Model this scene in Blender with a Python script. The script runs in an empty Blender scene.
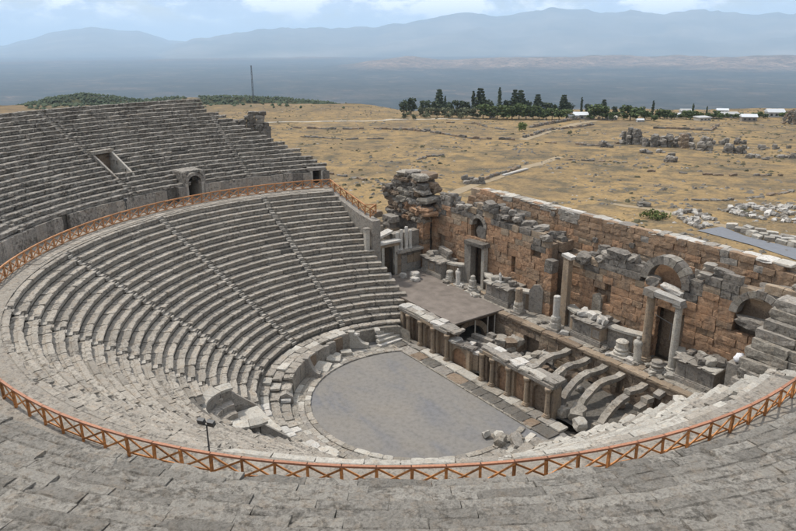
import bpy, math, random
import numpy as np
from mathutils import Vector, Matrix
PI = math.pi
R = math.radians
rng = random.Random(7)
nrg = np.random.RandomState(11)
scene = bpy.context.scene
COL = scene.collection

# ------------------------------------------------------------------ camera
CAM = (47.36, -33.155, 31.63)
YAW, PITCH, ROLL = 2.5321, 0.317, -0.0059
fw = Vector((math.cos(PITCH)*math.cos(YAW), math.cos(PITCH)*math.sin(YAW), -math.sin(PITCH)))
rt = Vector((math.sin(YAW), -math.cos(YAW), 0)); up = rt.cross(fw)
r2 = rt*math.cos(ROLL) + up*math.sin(ROLL); u2 = -rt*math.sin(ROLL) + up*math.cos(ROLL)
cd = bpy.data.cameras.new('camera'); cam = bpy.data.objects.new('camera', cd); COL.objects.link(cam)
M = Matrix((r2, u2, -fw)).transposed().to_4x4(); M.translation = Vector(CAM)
cam.matrix_world = M
cd.sensor_width = 36; cd.lens = 36*690.14/796; cd.clip_start = 0.5; cd.clip_end = 200000
scene.camera = cam

# ------------------------------------------------------------------ light
SUN_AZ, SUN_EL = R(-159), R(57)
sd = Vector((math.cos(SUN_EL)*math.cos(SUN_AZ), math.cos(SUN_EL)*math.sin(SUN_AZ), math.sin(SUN_EL)))
sl = bpy.data.lights.new('sun', 'SUN'); sl.energy = 3.45; sl.angle = R(3); sl.color = (1.0, 0.94, 0.855)
so = bpy.data.objects.new('sun', sl); COL.objects.link(so)
so.rotation_euler = (-sd).to_track_quat('-Z', 'Y').to_euler(); so.location = (0, 0, 200)

w = bpy.data.worlds.new('World'); scene.world = w; w.use_nodes = True
nt = w.node_tree; nt.nodes.clear()
def N(t, typ, **kw):
    n = t.nodes.new(typ)
    for k, v in kw.items():
        if k.startswith('i_'):
            key = k[2:]; key = int(key) if key.isdigit() else key.replace('_', ' ')
            n.inputs[key].default_value = v
        else: setattr(n, k, v)
    return n
def ramp(t, src, stops):
    n = t.nodes.new('ShaderNodeValToRGB'); e = n.color_ramp.elements
    while len(e) < len(stops): e.new(0.5)
    for el, (p, c) in zip(e, stops):
        el.position = p; el.color = c if len(c) == 4 else (*c, 1)
    t.links.new(src, n.inputs[0]); return n.outputs[0]
def g(v): return (v, v, v, 1)
def mixc(t, fac, a, b, mode='MIX'):
    n = t.nodes.new('ShaderNodeMix'); n.data_type = 'RGBA'; n.blend_type = mode
    for sock, v in ((n.inputs[0], fac), (n.inputs[6], a), (n.inputs[7], b)):
        if isinstance(v, (int, float)): sock.default_value = v
        elif isinstance(v, tuple): sock.default_value = v if len(v) == 4 else (*v, 1)
        else: t.links.new(v, sock)
    return n.outputs[2]
def mth(t, op, a, b=0.0, c=None):
    n = t.nodes.new('ShaderNodeMath'); n.operation = op
    for i, v in enumerate((a, b) if c is None else (a, b, c)):
        if isinstance(v, (int, float)): n.inputs[i].default_value = v
        else: t.links.new(v, n.inputs[i])
    return n.outputs[0]
def noise(t, vec, scale, detail=4, rough=0.55, dist=0.0):
    n = t.nodes.new('ShaderNodeTexNoise'); n.inputs['Scale'].default_value = scale; n.inputs['Detail'].default_value = detail
    n.inputs['Roughness'].default_value = rough; n.inputs['Distortion'].default_value = dist
    if vec is not None: t.links.new(vec, n.inputs['Vector'])
    return n.outputs[0]
def mapping(t, vec, scale=(1, 1, 1), rot=(0, 0, 0), loc=(0, 0, 0)):
    n = t.nodes.new('ShaderNodeMapping'); n.inputs['Scale'].default_value = scale; n.inputs['Rotation'].default_value = rot
    n.inputs['Location'].default_value = loc
    t.links.new(vec, n.inputs['Vector']); return n.outputs[0]
sky = N(nt, 'ShaderNodeTexSky', sky_type='NISHITA', sun_disc=False, sun_elevation=SUN_EL, sun_rotation=PI/2-SUN_AZ, altitude=400, air_density=1.3, dust_density=2.5, ozone_density=1.2)
tc = N(nt, 'ShaderNodeTexCoord')
sx = N(nt, 'ShaderNodeSeparateXYZ'); nt.links.new(tc.outputs['Generated'], sx.inputs[0])
# cumulus over the whole sky, flattened a little
dv = mapping(nt, tc.outputs['Generated'], scale=(1, 1, 2.4))
c1 = noise(nt, dv, 6.5, 10, 0.6, 0.3)
c2 = noise(nt, mapping(nt, dv, loc=(3.1, 7.7, 0.06)), 11.0, 9, 0.62)
cmask = ramp(nt, c1, [(0.38, g(0.15)), (0.49, g(1))])
ccol = ramp(nt, c2, [(0.3, (0.42, 0.52, 0.70)), (0.46, (0.64, 0.74, 0.90)), (0.56, (1.6, 1.55, 1.48))])
skys = mixc(nt, 1.0, sky.outputs[0], g(0.14), 'MULTIPLY')
bg = N(nt, 'ShaderNodeBackground', i_Strength=1.0)
nt.links.new(mixc(nt, cmask, skys, ccol), bg.inputs[0])
wo = N(nt, 'ShaderNodeOutputWorld'); nt.links.new(bg.outputs[0], wo.inputs[0])

vs = scene.view_settings; vs.view_transform = 'Standard'; vs.look = 'None'; vs.exposure = 0.2; vs.gamma = 1
scene.render.engine = 'CYCLES'
scene.cycles.use_denoising = True
scene.cycles.max_bounces = 6; scene.cycles.volume_bounces = 8; scene.cycles.diffuse_bounces = 3
scene.cycles.transparent_max_bounces = 4

# ------------------------------------------------------------------ materials
MATS = {}
def new_mat(name, rough=0.9, spec=0.2):
    m = bpy.data.materials.new(name); m.use_nodes = True; t = m.node_tree
    b = t.nodes['Principled BSDF']; b.inputs['Roughness'].default_value = rough
    b.inputs['Specular IOR Level'].default_value = spec
    MATS[name] = m
    return m, t, b
def stone(name, cols, lichen, lich_amt, scale=1.0, var=0.22, bump=0.5, blotch=(0.45, 0.62), rough=0.92, spots=None, streak=None, bdist=0.09):
    """weathered stone: three base tones in broad noise, dark lichen in fine noise, per-block brightness"""
    m, t, b = new_mat(name, rough)
    AL = 1.45 if name == 'near_seat_stone' else 0.82
    cols = [tuple(v*AL*q for v, q in zip(c, (0.985, 0.985, 0.972))) for c in cols]; lichen = tuple(v*AL for v in lichen)
    P = N(t, 'ShaderNodeNewGeometry').outputs['Position']
    oi = N(t, 'ShaderNodeObjectInfo').outputs['Random']
    n1 = noise(t, P, 0.55*scale, 5, 0.6)
    base = ramp(t, n1, [(0.32, cols[0]), (0.5, cols[1]), (0.68, cols[2])])
    hue = ramp(t, oi, [(0.0, g(1-var)), (0.5, g(1.0)), (1.0, g(1+var*0.8))])
    base = mixc(t, 1.0, base, hue, 'MULTIPLY')
    oj = mth(t, 'FRACT', mth(t, 'MULTIPLY', oi, 37.7))
    base = mixc(t, mth(t, 'MULTIPLY', oj, 0.35), base, cols[2])
    n2 = noise(t, P, 3.3*scale, 7, 0.72)
    sum_ = mth(t, 'ADD', n2, mth(t, 'MULTIPLY', mth(t, 'SUBTRACT', n1, 0.5), 0.5))
    lm = ramp(t, sum_, [(blotch[0], g(0)), (blotch[1], g(lich_amt))])
    col = mixc(t, lm, base, lichen)
    n3 = noise(t, P, 8*scale, 6, 0.75)
    col = mixc(t, 1.0, col, ramp(t, n3, [(0.28, g(0.5)), (0.46, g(0.95)), (0.56, g(1.05)), (0.75, g(1.35))]), 'MULTIPLY')
    n5 = noise(t, mapping(t, P, loc=(3, 8, 5)), 1.7*scale, 5, 0.7)
    col = mixc(t, ramp(t, n5, [(0.5, g(0)), (0.68, g(0.45))]), col, mixc(t, 1.0, col, (0.95, 0.78, 0.62, 1), 'MULTIPLY'))
    if streak:
        n6 = noise(t, mapping(t, P, scale=(1, 1, 0.22), loc=(1, 6, 3)), 1.3, 6, 0.7)
        col = mixc(t, ramp(t, n6, [(0.52, g(0)), (0.68, g(0.6))]), col, streak)
    if spots:
        n4 = noise(t, mapping(t, P, loc=(9, 4, 2)), 5.5*scale, 6, 0.75)
        col = mixc(t, ramp(t, n4, [(0.6, g(0)), (0.68, g(0.9))]), col, spots)
    t.links.new(col, b.inputs['Base Color'])
    bp = N(t, 'ShaderNodeBump', i_Strength=bump, i_Distance=bdist)
    t.links.new(mth(t, 'ADD', n3, mth(t, 'MULTIPLY', n2, 2.0)), bp.inputs['Height']); t.links.new(bp.outputs[0], b.inputs['Normal'])
    return m
stone('seat_stone', [(0.29, 0.262, 0.226), (0.36, 0.328, 0.286), (0.43, 0.394, 0.345)], (0.085, 0.076, 0.066), 0.8, blotch=(0.5, 0.66))
stone('old_seat_stone', [(0.25, 0.23, 0.205), (0.315, 0.292, 0.262), (0.375, 0.347, 0.31)], (0.075, 0.068, 0.06), 0.85, blotch=(0.46, 0.62))
stone('near_seat_stone', [(0.215, 0.20, 0.178), (0.255, 0.238, 0.213), (0.30, 0.28, 0.252)], (0.085, 0.078, 0.066), 0.85, blotch=(0.48, 0.66), var=0.26, scale=1.1, bump=1.0, bdist=0.16)
stone('pale_stone', [(0.40, 0.375, 0.335), (0.47, 0.445, 0.40), (0.55, 0.52, 0.47)], (0.17, 0.155, 0.135), 0.6, blotch=(0.52, 0.72))
stone('step_stone', [(0.34, 0.315, 0.28), (0.40, 0.37, 0.33), (0.46, 0.43, 0.385)], (0.12, 0.11, 0.095), 0.7, blotch=(0.5, 0.68))
stone('white_marble', [(0.47, 0.45, 0.42), (0.55, 0.53, 0.50), (0.62, 0.60, 0.57)], (0.17, 0.16, 0.145), 0.6, blotch=(0.53, 0.72))
stone('grey_marble', [(0.25, 0.23, 0.205), (0.31, 0.285, 0.255), (0.37, 0.342, 0.305)], (0.09, 0.085, 0.08), 0.7, blotch=(0.5, 0.68))
stone('orange_stone', [(0.36, 0.215, 0.13), (0.44, 0.275, 0.172), (0.50, 0.34, 0.225)], (0.13, 0.075, 0.05), 0.7, blotch=(0.48, 0.66), spots=(0.20, 0.17, 0.14), streak=(0.14, 0.105, 0.08), var=0.17)
stone('brown_stone', [(0.19, 0.14, 0.10), (0.25, 0.19, 0.14), (0.31, 0.245, 0.185)], (0.08, 0.058, 0.045), 0.7, blotch=(0.48, 0.66))
stone('buff_stone', [(0.29, 0.225, 0.16), (0.35, 0.275, 0.20), (0.40, 0.325, 0.25)], (0.13, 0.10, 0.08), 0.6, blotch=(0.5, 0.7), spots=(0.20, 0.19, 0.175), streak=(0.13, 0.115, 0.10))
stone('tan_stone', [(0.28, 0.185, 0.12), (0.35, 0.24, 0.16), (0.41, 0.30, 0.21)], (0.13, 0.09, 0.065), 0.65, blotch=(0.49, 0.68), spots=(0.20, 0.18, 0.155), streak=(0.12, 0.10, 0.085), var=0.25)
stone('grey_stone', [(0.15, 0.135, 0.12), (0.22, 0.20, 0.18), (0.30, 0.275, 0.245)], (0.06, 0.055, 0.048), 0.8, blotch=(0.47, 0.64))
stone('rubble_stone', [(0.26, 0.235, 0.20), (0.33, 0.30, 0.26), (0.42, 0.39, 0.34)], (0.11, 0.10, 0.085), 0.6)
stone('bank_earth', [(0.12, 0.11, 0.098), (0.16, 0.148, 0.132), (0.2, 0.185, 0.165)], (0.07, 0.066, 0.06), 0.6, var=0.0)
stone('field_stone', [(0.15, 0.138, 0.12), (0.2, 0.185, 0.165), (0.27, 0.25, 0.22)], (0.085, 0.075, 0.06), 0.5, var=0.3)
stone('white_rubble', [(0.38, 0.36, 0.33), (0.45, 0.43, 0.40), (0.53, 0.51, 0.48)], (0.17, 0.16, 0.145), 0.6, var=0.3)
def simple(name, col, rough=0.7, var=0.0, nscale=6.0, namt=0.3, spec=0.3, metal=0.0, bump=0.0):
    m, t, b = new_mat(name, rough, spec)
    P = N(t, 'ShaderNodeNewGeometry').outputs['Position']
    n = noise(t, P, nscale, 5, 0.65); col = tuple(v*0.83 for v in col)
    c = mixc(t, 1.0, (*col, 1), ramp(t, n, [(0.25, g(1-namt)), (0.75, g(1+namt))]), 'MULTIPLY')
    if var:
        oi = N(t, 'ShaderNodeObjectInfo').outputs['Random']
        c = mixc(t, 1.0, c, ramp(t, oi, [(0, g(1-var)), (1, g(1+var))]), 'MULTIPLY')
    t.links.new(c, b.inputs['Base Color']); b.inputs['Metallic'].default_value = metal
    if bump:
        bp = N(t, 'ShaderNodeBump', i_Strength=bump, i_Distance=0.04); t.links.new(n, bp.inputs['Height']); t.links.new(bp.outputs[0], b.inputs['Normal'])
    return m
simple('fence_wood', (0.46, 0.20, 0.068), 0.75, 0.38, 6, 0.55)
simple('fence_rail_wood', (0.37, 0.165, 0.09), 0.65, 0.15, 9, 0.3, spec=0.5)
simple('old_fence_wood', (0.42, 0.20, 0.085), 0.6, 0.2, 9, 0.35)
simple('dark_void', (0.012, 0.011, 0.010), 1.0, 0, 3, 0.2, 0.0)
simple('steel', (0.25, 0.24, 0.23), 0.5, 0, 8, 0.2, metal=0.6)
simple('lamp_body', (0.06, 0.062, 0.065), 0.5)
simple('lamp_glass', (0.16, 0.17, 0.17), 0.25, spec=0.6)
simple('bark', (0.09, 0.065, 0.045), 0.9, 0.2)
simple('white_paint', (0.40, 0.40, 0.39), 0.6, 0.1, 2, 0.1)
simple('roof_sheet', (0.56, 0.58, 0.60), 0.5, 0.1, 2, 0.1)
simple('window_dark', (0.03, 0.035, 0.04), 0.3, spec=0.5)
simple('cloth_white', (0.75, 0.75, 0.78), 0.9)
simple('cloth_dark', (0.02, 0.022, 0.04), 0.9)
simple('skin', (0.42, 0.25, 0.17), 0.6)

# ------------------------------------------------------------------ mesh helpers
class MB:
    def __init__(self): self.v = []; self.f = []
    def add(self, vs, fs):
        o = len(self.v); self.v.extend([tuple(p) for p in vs]); self.f.extend([tuple(i+o for i in f) for f in fs]); return self
    def box(self, c, s, rz=0.0, jit=0.0, tilt=(0, 0), rnd=None):
        rnd = rnd or rng
        hx, hy, hz = s[0]/2, s[1]/2, s[2]/2
        m = Matrix.Rotation(rz, 3, 'Z') @ Matrix.Rotation(tilt[0], 3, 'X') @ Matrix.Rotation(tilt[1], 3, 'Y')
        vs = []
        for x, y, z in ((-1,-1,-1),(1,-1,-1),(1,1,-1),(-1,1,-1),(-1,-1,1),(1,-1,1),(1,1,1),(-1,1,1)):
            p = m @ Vector((x*hx + (rnd.uniform(-jit, jit) if jit else 0), y*hy + (rnd.uniform(-jit, jit) if jit else 0), z*hz + (rnd.uniform(-jit, jit) if jit else 0)))
            vs.append((p.x+c[0], p.y+c[1], p.z+c[2]))
        return self.add(vs, [(0,3,2,1),(4,5,6,7),(0,1,5,4),(1,2,6,5),(2,3,7,6),(3,0,4,7)])
    def bar(self, a, b, wd, hd=None):
        a, b = Vector(a), Vector(b); d = (b-a); L = d.length; d.normalize()
        s = d.cross(Vector((0, 0, 1)))
        if s.length < 1e-4: s = Vector((1, 0, 0))
        s.normalize(); n = s.cross(d); hd = hd or wd
        vs = []
        for q in (a, b):
            for i, j in ((-1,-1),(1,-1),(1,1),(-1,1)): vs.append(q + s*(i*wd/2) + n*(j*hd/2))
        return self.add(vs, [(0,1,2,3),(7,6,5,4),(0,4,5,1),(1,5,6,2),(2,6,7,3),(3,7,4,0)])
    def lathe(self, c, prof, seg=10, jit=0.0, closed=True, tilt=None):
        vs = []; n = len(prof)
        for r, z in prof:
            for k in range(seg):
                a = 2*PI*k/seg
                p = Vector((r*math.cos(a), r*math.sin(a), z))
                if jit: p += Vector((rng.uniform(-jit, jit), rng.uniform(-jit, jit), rng.uniform(-jit, jit)))
                if tilt: p = tilt @ p
                vs.append((p.x+c[0], p.y+c[1], p.z+c[2]))
        fs = [(i*seg+k, i*seg+(k+1) % seg, (i+1)*seg+(k+1) % seg, (i+1)*seg+k) for i in range(n-1) for k in range(seg)]
        if closed: fs += [tuple(range(seg-1, -1, -1)), tuple((n-1)*seg+k for k in range(seg))]
        return self.add(vs, fs)
    def prism(self, poly, axis_pt, ax, bx, ex, L):
        """polygon poly (a,b) in the plane ax,bx at axis_pt, extruded along ex by L"""
        A, B, E, O = Vector(ax), Vector(bx), Vector(ex), Vector(axis_pt)
        n = len(poly); vs = [O + A*a + B*b for a, b in poly] + [O + A*a + B*b + E*L for a, b in poly]
        fs = [tuple(range(n-1, -1, -1)), tuple(range(n, 2*n))] + [(i, (i+1) % n, n+(i+1) % n, n+i) for i in range(n)]
        return self.add(vs, fs)
    def mesh(self, name, mat=None, smooth=False):
        me = bpy.data.meshes.new(name); me.from_pydata(self.v, [], self.f); me.update()
        if mat: me.materials.append(MATS[mat])
        if smooth: me.polygons.foreach_set('use_smooth', [True]*len(me.polygons))
        return me
    def build(self, name, mat, parent=None, smooth=False):
        """world-coordinate vertices -> object; the origin goes to the thing's base (parent's origin for parts)"""
        off = Vector((0, 0, 0))
        if parent is not None: off = wloc(parent)
        elif self.v:
            a = np.array(self.v); off = Vector((float((a[:, 0].min()+a[:, 0].max())/2), float((a[:, 1].min()+a[:, 1].max())/2), float(a[:, 2].min())))
        self.v = [(x-off.x, y-off.y, z-off.z) for x, y, z in self.v]
        o = bpy.data.objects.new(name, self.mesh(name, mat, smooth)); COL.objects.link(o)
        if parent is not None: o.parent = parent
        else: o.location = off
        return o
def wloc(o):
    p = Vector((0, 0, 0))
    while o is not None: p += o.location; o = o.parent
    return p
def tag(o, label=None, cat=None, group=None, kind=None):
    if label: o['label'] = label
    if cat: o['category'] = cat
    if group: o['group'] = group
    if kind: o['kind'] = kind
    return o
def thing(name, loc, label, cat, group=None):
    o = bpy.data.objects.new(name, None); COL.objects.link(o); o.location = loc; o.empty_display_size = 0.3
    return tag(o, label, cat, group)
def inst(name, me, loc, parent=None, rot=(0, 0, 0), scale=(1, 1, 1), mat=None):
    o = bpy.data.objects.new(name, me); COL.objects.link(o)
    if parent is not None:
        o.parent = parent; q = wloc(parent); loc = (loc[0]-q.x, loc[1]-q.y, loc[2]-q.z)
    o.location = loc; o.rotation_euler = rot; o.scale = scale
    if mat: o.material_slots[0].link = 'OBJECT'; o.material_slots[0].material = MATS[mat]
    return o
def proj(p):
    d = Vector(p) - Vector(CAM); wv = d.dot(fw)
    if wv < 0.5: return None
    return (398 + 690.14*d.dot(r2)/wv, 265.5 - 690.14*d.dot(u2)/wv, wv)
def seen(p, mx=110, my=70):
    q = proj(p)
    return q is not None and -mx < q[0] < 796+mx and -60 < q[1] < 531+my
ORD = 'first second third fourth fifth sixth seventh eighth ninth tenth eleventh twelfth thirteenth fourteenth fifteenth sixteenth seventeenth eighteenth nineteenth twentieth'.split()
def ordw(i):
    if i < 20: return ORD[i]
    tens = {2: 'twenty', 3: 'thirty', 4: 'forty', 5: 'fifty', 6: 'sixty', 7: 'seventy', 8: 'eighty'}
    t, u = divmod(i+1, 10)
    return tens[t] + ('-' + ORD[u-1] if u else 'ieth') if u else tens[t][:-1] + 'ieth'

# block variants ------------------------------------------------------------
def rough_box(seed, nx=3, ny=2, nz=2, j=0.035, chip=0.12):
    """unit block, centred in x,y, z 0..1, edges worn and corners knocked off"""
    r = random.Random(seed); idx = {}; vs = []; fs = []
    off = {}
    def vid(i, jj, k):
        key = (i, jj, k)
        if key not in idx:
            x, y, z = i/nx-0.5, jj/ny-0.5, k/nz
            ex = (i in (0, nx)) + (jj in (0, ny)) + (k in (0, nz))
            a = j if ex > 1 else j*0.6
            c = r.random()*chip if (ex == 3 or (ex == 2 and r.random() < 0.3)) else 0
            x += r.uniform(-a, a)*0.6 - c*0.35*(1 if i == nx else -1 if i == 0 else 0)
            y += r.uniform(-a, a) - c*0.6*(1 if jj == ny else -1 if jj == 0 else 0)
            z += r.uniform(-a, a) - c*0.6*(1 if k == nz else 0)
            idx[key] = len(vs); vs.append((x, y, z))
        return idx[key]
    for i in range(nx):
        for k in range(nz):
            fs.append((vid(i,0,k), vid(i+1,0,k), vid(i+1,0,k+1), vid(i,0,k+1)))
            fs.append((vid(i+1,ny,k), vid(i,ny,k), vid(i,ny,k+1), vid(i+1,ny,k+1)))
    for jj in range(ny):
        for k in range(nz):
            fs.append((vid(0,jj+1,k), vid(0,jj,k), vid(0,jj,k+1), vid(0,jj+1,k+1)))
            fs.append((vid(nx,jj,k), vid(nx,jj+1,k), vid(nx,jj+1,k+1), vid(nx,jj,k+1)))
    for i in range(nx):
        for jj in range(ny):
            fs.append((vid(i,jj,nz), vid(i+1,jj,nz), vid(i+1,jj+1,nz), vid(i,jj+1,nz)))
            fs.append((vid(i,jj+1,0), vid(i+1,jj+1,0), vid(i+1,jj,0), vid(i,jj,0)))
    b = MB(); b.v = vs; b.f = fs
    return b
def variants(n, name, mat, seed, **kw): return [rough_box(seed+i, **kw).mesh(name, mat) for i in range(n)]
def seat_variant(seed, mat, wear=1.0, depth=0.95, H=0.5, chips=0.35, trough=1.0):
    """seat stone: projecting nosing over a recessed riser; x -0.5..0.5 (scaled by length), y 0 (front) outwards, z -H..0"""
    r = random.Random(seed); ns = 4
    prof = [(0.18, -H), (0.17, -0.19), (0.02, -0.13), (0.0, -0.03), (0.05, 0.0), (depth*0.46, -0.008), (depth*0.52, -0.065*trough), (depth, -0.055*trough), (depth, -H)]
    vs = []; n = len(prof)
    big = r.random() < chips*wear; cut = r.randint(0, ns)
    for i in range(ns+1):
        u = i/ns-0.5
        chip = r.uniform(0, 0.05)*wear + (0.13*wear if big and i == cut else 0)
        dz = r.uniform(-0.018, 0.014)*wear
        for k, (y, z) in enumerate(prof):
            jy = r.uniform(-0.012, 0.012)*wear; jz = r.uniform(-0.012, 0.012)*wear
            if k in (2, 3, 4): y += chip*(1.2 if k == 3 else 0.8); z -= chip*0.5 if k > 2 else 0
            vs.append((u*0.985 + (r.uniform(-0.012, 0.012) if 0 < i < ns else 0), y+jy, z+jz+(dz if k in (3, 4, 5, 6, 7) else 0)))
    fs = [(i*n+k, i*n+(k+1) % n, (i+1)*n+(k+1) % n, (i+1)*n+k) for i in range(ns) for k in range(n)]
    fs += [tuple(range(n)), tuple(ns*n+k for k in range(n-1, -1, -1))]
    b = MB(); b.v = vs; b.f = [tuple(reversed(f)) for f in fs]
    return b.mesh('seat_block', mat)
SEAT_I = [seat_variant(100+i, 'seat_stone', 1.0) for i in range(16)]
SEAT_S = [seat_variant(200+i, 'old_seat_stone', 1.5, 1.0, 0.42) for i in range(16)]
SEAT_N = [seat_variant(260+i, 'near_seat_stone', 1.6, 1.15, 0.42, 0.3, 0.8) for i in range(16)]
BLK = variants(10, 'stone_block', 'orange_stone', 300, j=0.03, chip=0.10)
RGH = variants(10, 'rough_block', 'grey_stone', 400, j=0.07, chip=0.30)
SLB = variants(8, 'slab', 'pale_stone', 500, j=0.03, chip=0.16)
def rock_variant(seed, mat):
    r = random.Random(seed)
    import bmesh
    bm = bmesh.new(); bmesh.ops.create_icosphere(bm, subdivisions=1, radius=0.5)
    for v in bm.verts:
        c = v.co; mx = max(abs(c.x), abs(c.y), abs(c.z)); c *= 0.5*(0.5/mx)+0.5
        c *= r.uniform(0.82, 1.14)
    me = bpy.data.meshes.new('rock'); bm.to_mesh(me); bm.free(); me.materials.append(MATS[mat]); return me
ROCK = [rock_variant(600+i, 'rubble_stone') for i in range(8)]
# value noise in numpy for terrain
_tab = nrg.rand(512, 512)
def vnoise(x, y):
    xi = np.floor(x).astype(int); yi = np.floor(y).astype(int); fx = x-xi; fy = y-yi
    fx = fx*fx*(3-2*fx); fy = fy*fy*(3-2*fy)
    a = _tab[xi % 512, yi % 512]; b = _tab[(xi+1) % 512, yi % 512]; c = _tab[xi % 512, (yi+1) % 512]; d = _tab[(xi+1) % 512, (yi+1) % 512]
    return (a*(1-fx)+b*fx)*(1-fy)+(c*(1-fx)+d*fx)*fy
def fbm(x, y, o=5, lac=2.03, gain=0.5):
    s = 0; a = 1; t = 0
    for i in range(o): s = s + a*vnoise(x+17.3*i, y+9.1*i); t += a; a *= gain; x = x*lac; y = y*lac
    return s/t
def sstep(a, b, x):
    t = np.clip((x-a)/(b-a), 0, 1); return t*t*(3-2*t)

# ================================================================== THE SETTING
# ------------------------------------------------------------------ terrain
FX, FY = math.cos(YAW), math.sin(YAW)
def px_az(px): return YAW - math.atan((px-398)/690.14)          # azimuth of an image column
def below(py): return math.tan(PITCH - math.atan((265.5-py)/690.14))  # drop per metre for a row near the middle column
HILL_PX = [-260, -120, 0, 25, 60, 92, 125, 150, 190, 240, 290, 335, 372, 430]
HILL_PY = [97, 97, 99, 97.5, 91, 88, 92, 96, 93.5, 94, 97.5, 103, 110, 122]
HAZ = np.array([px_az(p) for p in HILL_PX])[::-1]
HDR = np.array([below(p) for p in HILL_PY])[::-1]
FOOT = [(-34, 12.0), (34, 26.8)]
def terrain_z(x, y):
    x = np.asarray(x, float); y = np.asarray(y, float)
    s = x*FX + y*FY
    dx, dy = x-CAM[0], y-CAM[1]; D = np.hypot(dx, dy); az = np.arctan2(dy, dx) % (2*PI)
    z = np.where(s > 12, 2.6-0.034*(s-12), 2.6+0.385*(12-s))
    z = np.minimum(z, 34+0.02*(12-s))
    z = z + (fbm(x/26, y/26, 4)-0.5)*1.7*sstep(20, 60, s)
    rr_ = np.hypot(x, y)
    z = np.where(s < 0, np.minimum(z, 23.3 + np.maximum(rr_-52.0, 0)*0.85), z)
    edge = 362 + 85*sstep(YAW-0.02, YAW+0.06, az) + 24*(fbm(az*40, az*0+3.3, 3)-0.5)
    plain = -330 + (fbm(x/900, y/900, 4)-0.5)*14
    k = sstep(0, 1, (s-edge)/620)
    z = z*(1-k) + plain*k
    # forested ridge beyond the left of the field
    hz = CAM[2] - 760*np.interp(az, HAZ, HDR)
    hw = np.exp(-((D-760)/170)**2)
    z = np.maximum(z, plain*0 + (hz + 1.5*(fbm(x/60, y/60, 3)-0.5))*1.0 - 420*(1-hw))
    # low hills across the plain
    lh = sstep(YAW+0.12, YAW-0.02, az)*np.exp(-((D-9600-700*(fbm(az*9, az*0, 2)-0.5))/1000)**2)
    z = z + lh*(120+150*(fbm(x/700, y/700, 5)-0.5))
    lf = np.exp(-((D-13500)/1200)**2)*sstep(YAW-0.1, YAW+0.1, az)
    z = z + lf*(30+90*(fbm(x/800+40, y/800, 4)-0.5))
    # the hollow in which the theatre stands
    r = np.hypot(x, y)
    inside = (r < 51.2) & (y < 12.0)
    inside |= (x > -29) & (x < 31) & (y > 0) & (y < 25.6)
    inside |= (x > -36) & (x < -20) & (y > 0) & (y < 13.2)
    z = np.where(inside, np.minimum(z, -1.5), z)
    return z
def tz(x, y): return float(terrain_z(np.array([x]), np.array([y]))[0])
def ground_px(px, py, dz=0.0):
    """where the view through a picture point meets the ground (used once, to measure positions)"""
    d = fw + r2*((px-398)/690.14) - u2*((py-265.5)/690.14)
    t = np.concatenate([np.arange(60, 300, 0.25), np.arange(300, 1200, 1.0)])
    X = CAM[0]+d.x*t; Y = CAM[1]+d.y*t; Z = CAM[2]+d.z*t
    h = terrain_z(X, Y)+dz
    ok = np.where((Z <= h) & ((Y > 26.5) | (X < -32)))[0]
    i = ok[0] if len(ok) else len(t)-1
    return float(X[i]), float(Y[i]), float(h[i]-dz)
az_list = np.concatenate([np.arange(YAW-R(36), YAW+R(36), R(0.30)), np.arange(YAW+R(36), YAW-R(36)+2*PI, R(3.0))])
rad = [6.0]
while rad[-1] < 90000:
    q = rad[-1]; rad.append(q + max(0.9, q*(0.016 if q < 700 else 0.03 if q < 20000 else 0.2)))
rad = np.array(rad)
A, Q = np.meshgrid(az_list, rad, indexing='ij')
TX = CAM[0]+Q*np.cos(A); TY = CAM[1]+Q*np.sin(A); TZ = terrain_z(TX, TY)
na, nr = A.shape
vid = np.arange(na*nr).reshape(na, nr)
nxt = np.roll(vid, -1, axis=0)
quads = np.stack([vid[:, :-1], vid[:, 1:], nxt[:, 1:], nxt[:, :-1]], -1).reshape(-1, 4)
me = bpy.data.meshes.new('terrain')
vv = np.stack([TX, TY, TZ], -1).reshape(-1, 3)
cent = len(vv); vv = np.vstack([vv, [[CAM[0], CAM[1], tz(CAM[0], CAM[1])]]])
me.vertices.add(len(vv)); me.vertices.foreach_set('co', vv.ravel())
tri = np.stack([np.full(na, cent), vid[:, 0], nxt[:, 0]], -1)
nl = quads.size + tri.size
me.loops.add(nl); me.loops.foreach_set('vertex_index', np.concatenate([quads.ravel(), tri.ravel()]))
me.polygons.add(len(quads)+len(tri))
me.polygons.foreach_set('loop_start', np.concatenate([np.arange(0, quads.size, 4), quads.size+np.arange(0, tri.size, 3)]))
me.update(calc_edges=True); me.validate()
me.polygons.foreach_set('use_smooth', [True]*len(me.polygons))
S_ = vv[:, 0]*FX + vv[:, 1]*FY
D_ = np.hypot(vv[:, 0]-CAM[0], vv[:, 1]-CAM[1]); AZ_ = np.arctan2(vv[:, 1]-CAM[1], vv[:, 0]-CAM[0]) % (2*PI)
field = sstep(480, 440, S_+30*(fbm(vv[:, 0]/40, vv[:, 1]/40, 3)-0.5))
gold = fbm(vv[:, 0]/70+5, vv[:, 1]/70, 4)
hillm = np.exp(-((D_-760)/230)**2)*sstep(px_az(400), px_az(330), AZ_)
forest = hillm*sstep(0.36, 0.46, fbm(vv[:, 0]/90+11, vv[:, 1]/90, 4))
forest = np.where((AZ_ > px_az(35)) , forest*0.25, forest)
dry = hillm*(1-forest)
zc = np.stack([np.maximum(field*(1-hillm), dry), forest, np.clip(gold, 0, 1), np.ones_like(gold)], -1).astype(np.float32)
at = me.color_attributes.new('zones', 'FLOAT_COLOR', 'POINT'); at.data.foreach_set('color', zc.ravel())
m, t, b = new_mat('ground', 1.0, 0.05)
P = N(t, 'ShaderNodeNewGeometry').outputs['Position']
vc = N(t, 'ShaderNodeVertexColor', layer_name='zones')
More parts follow.
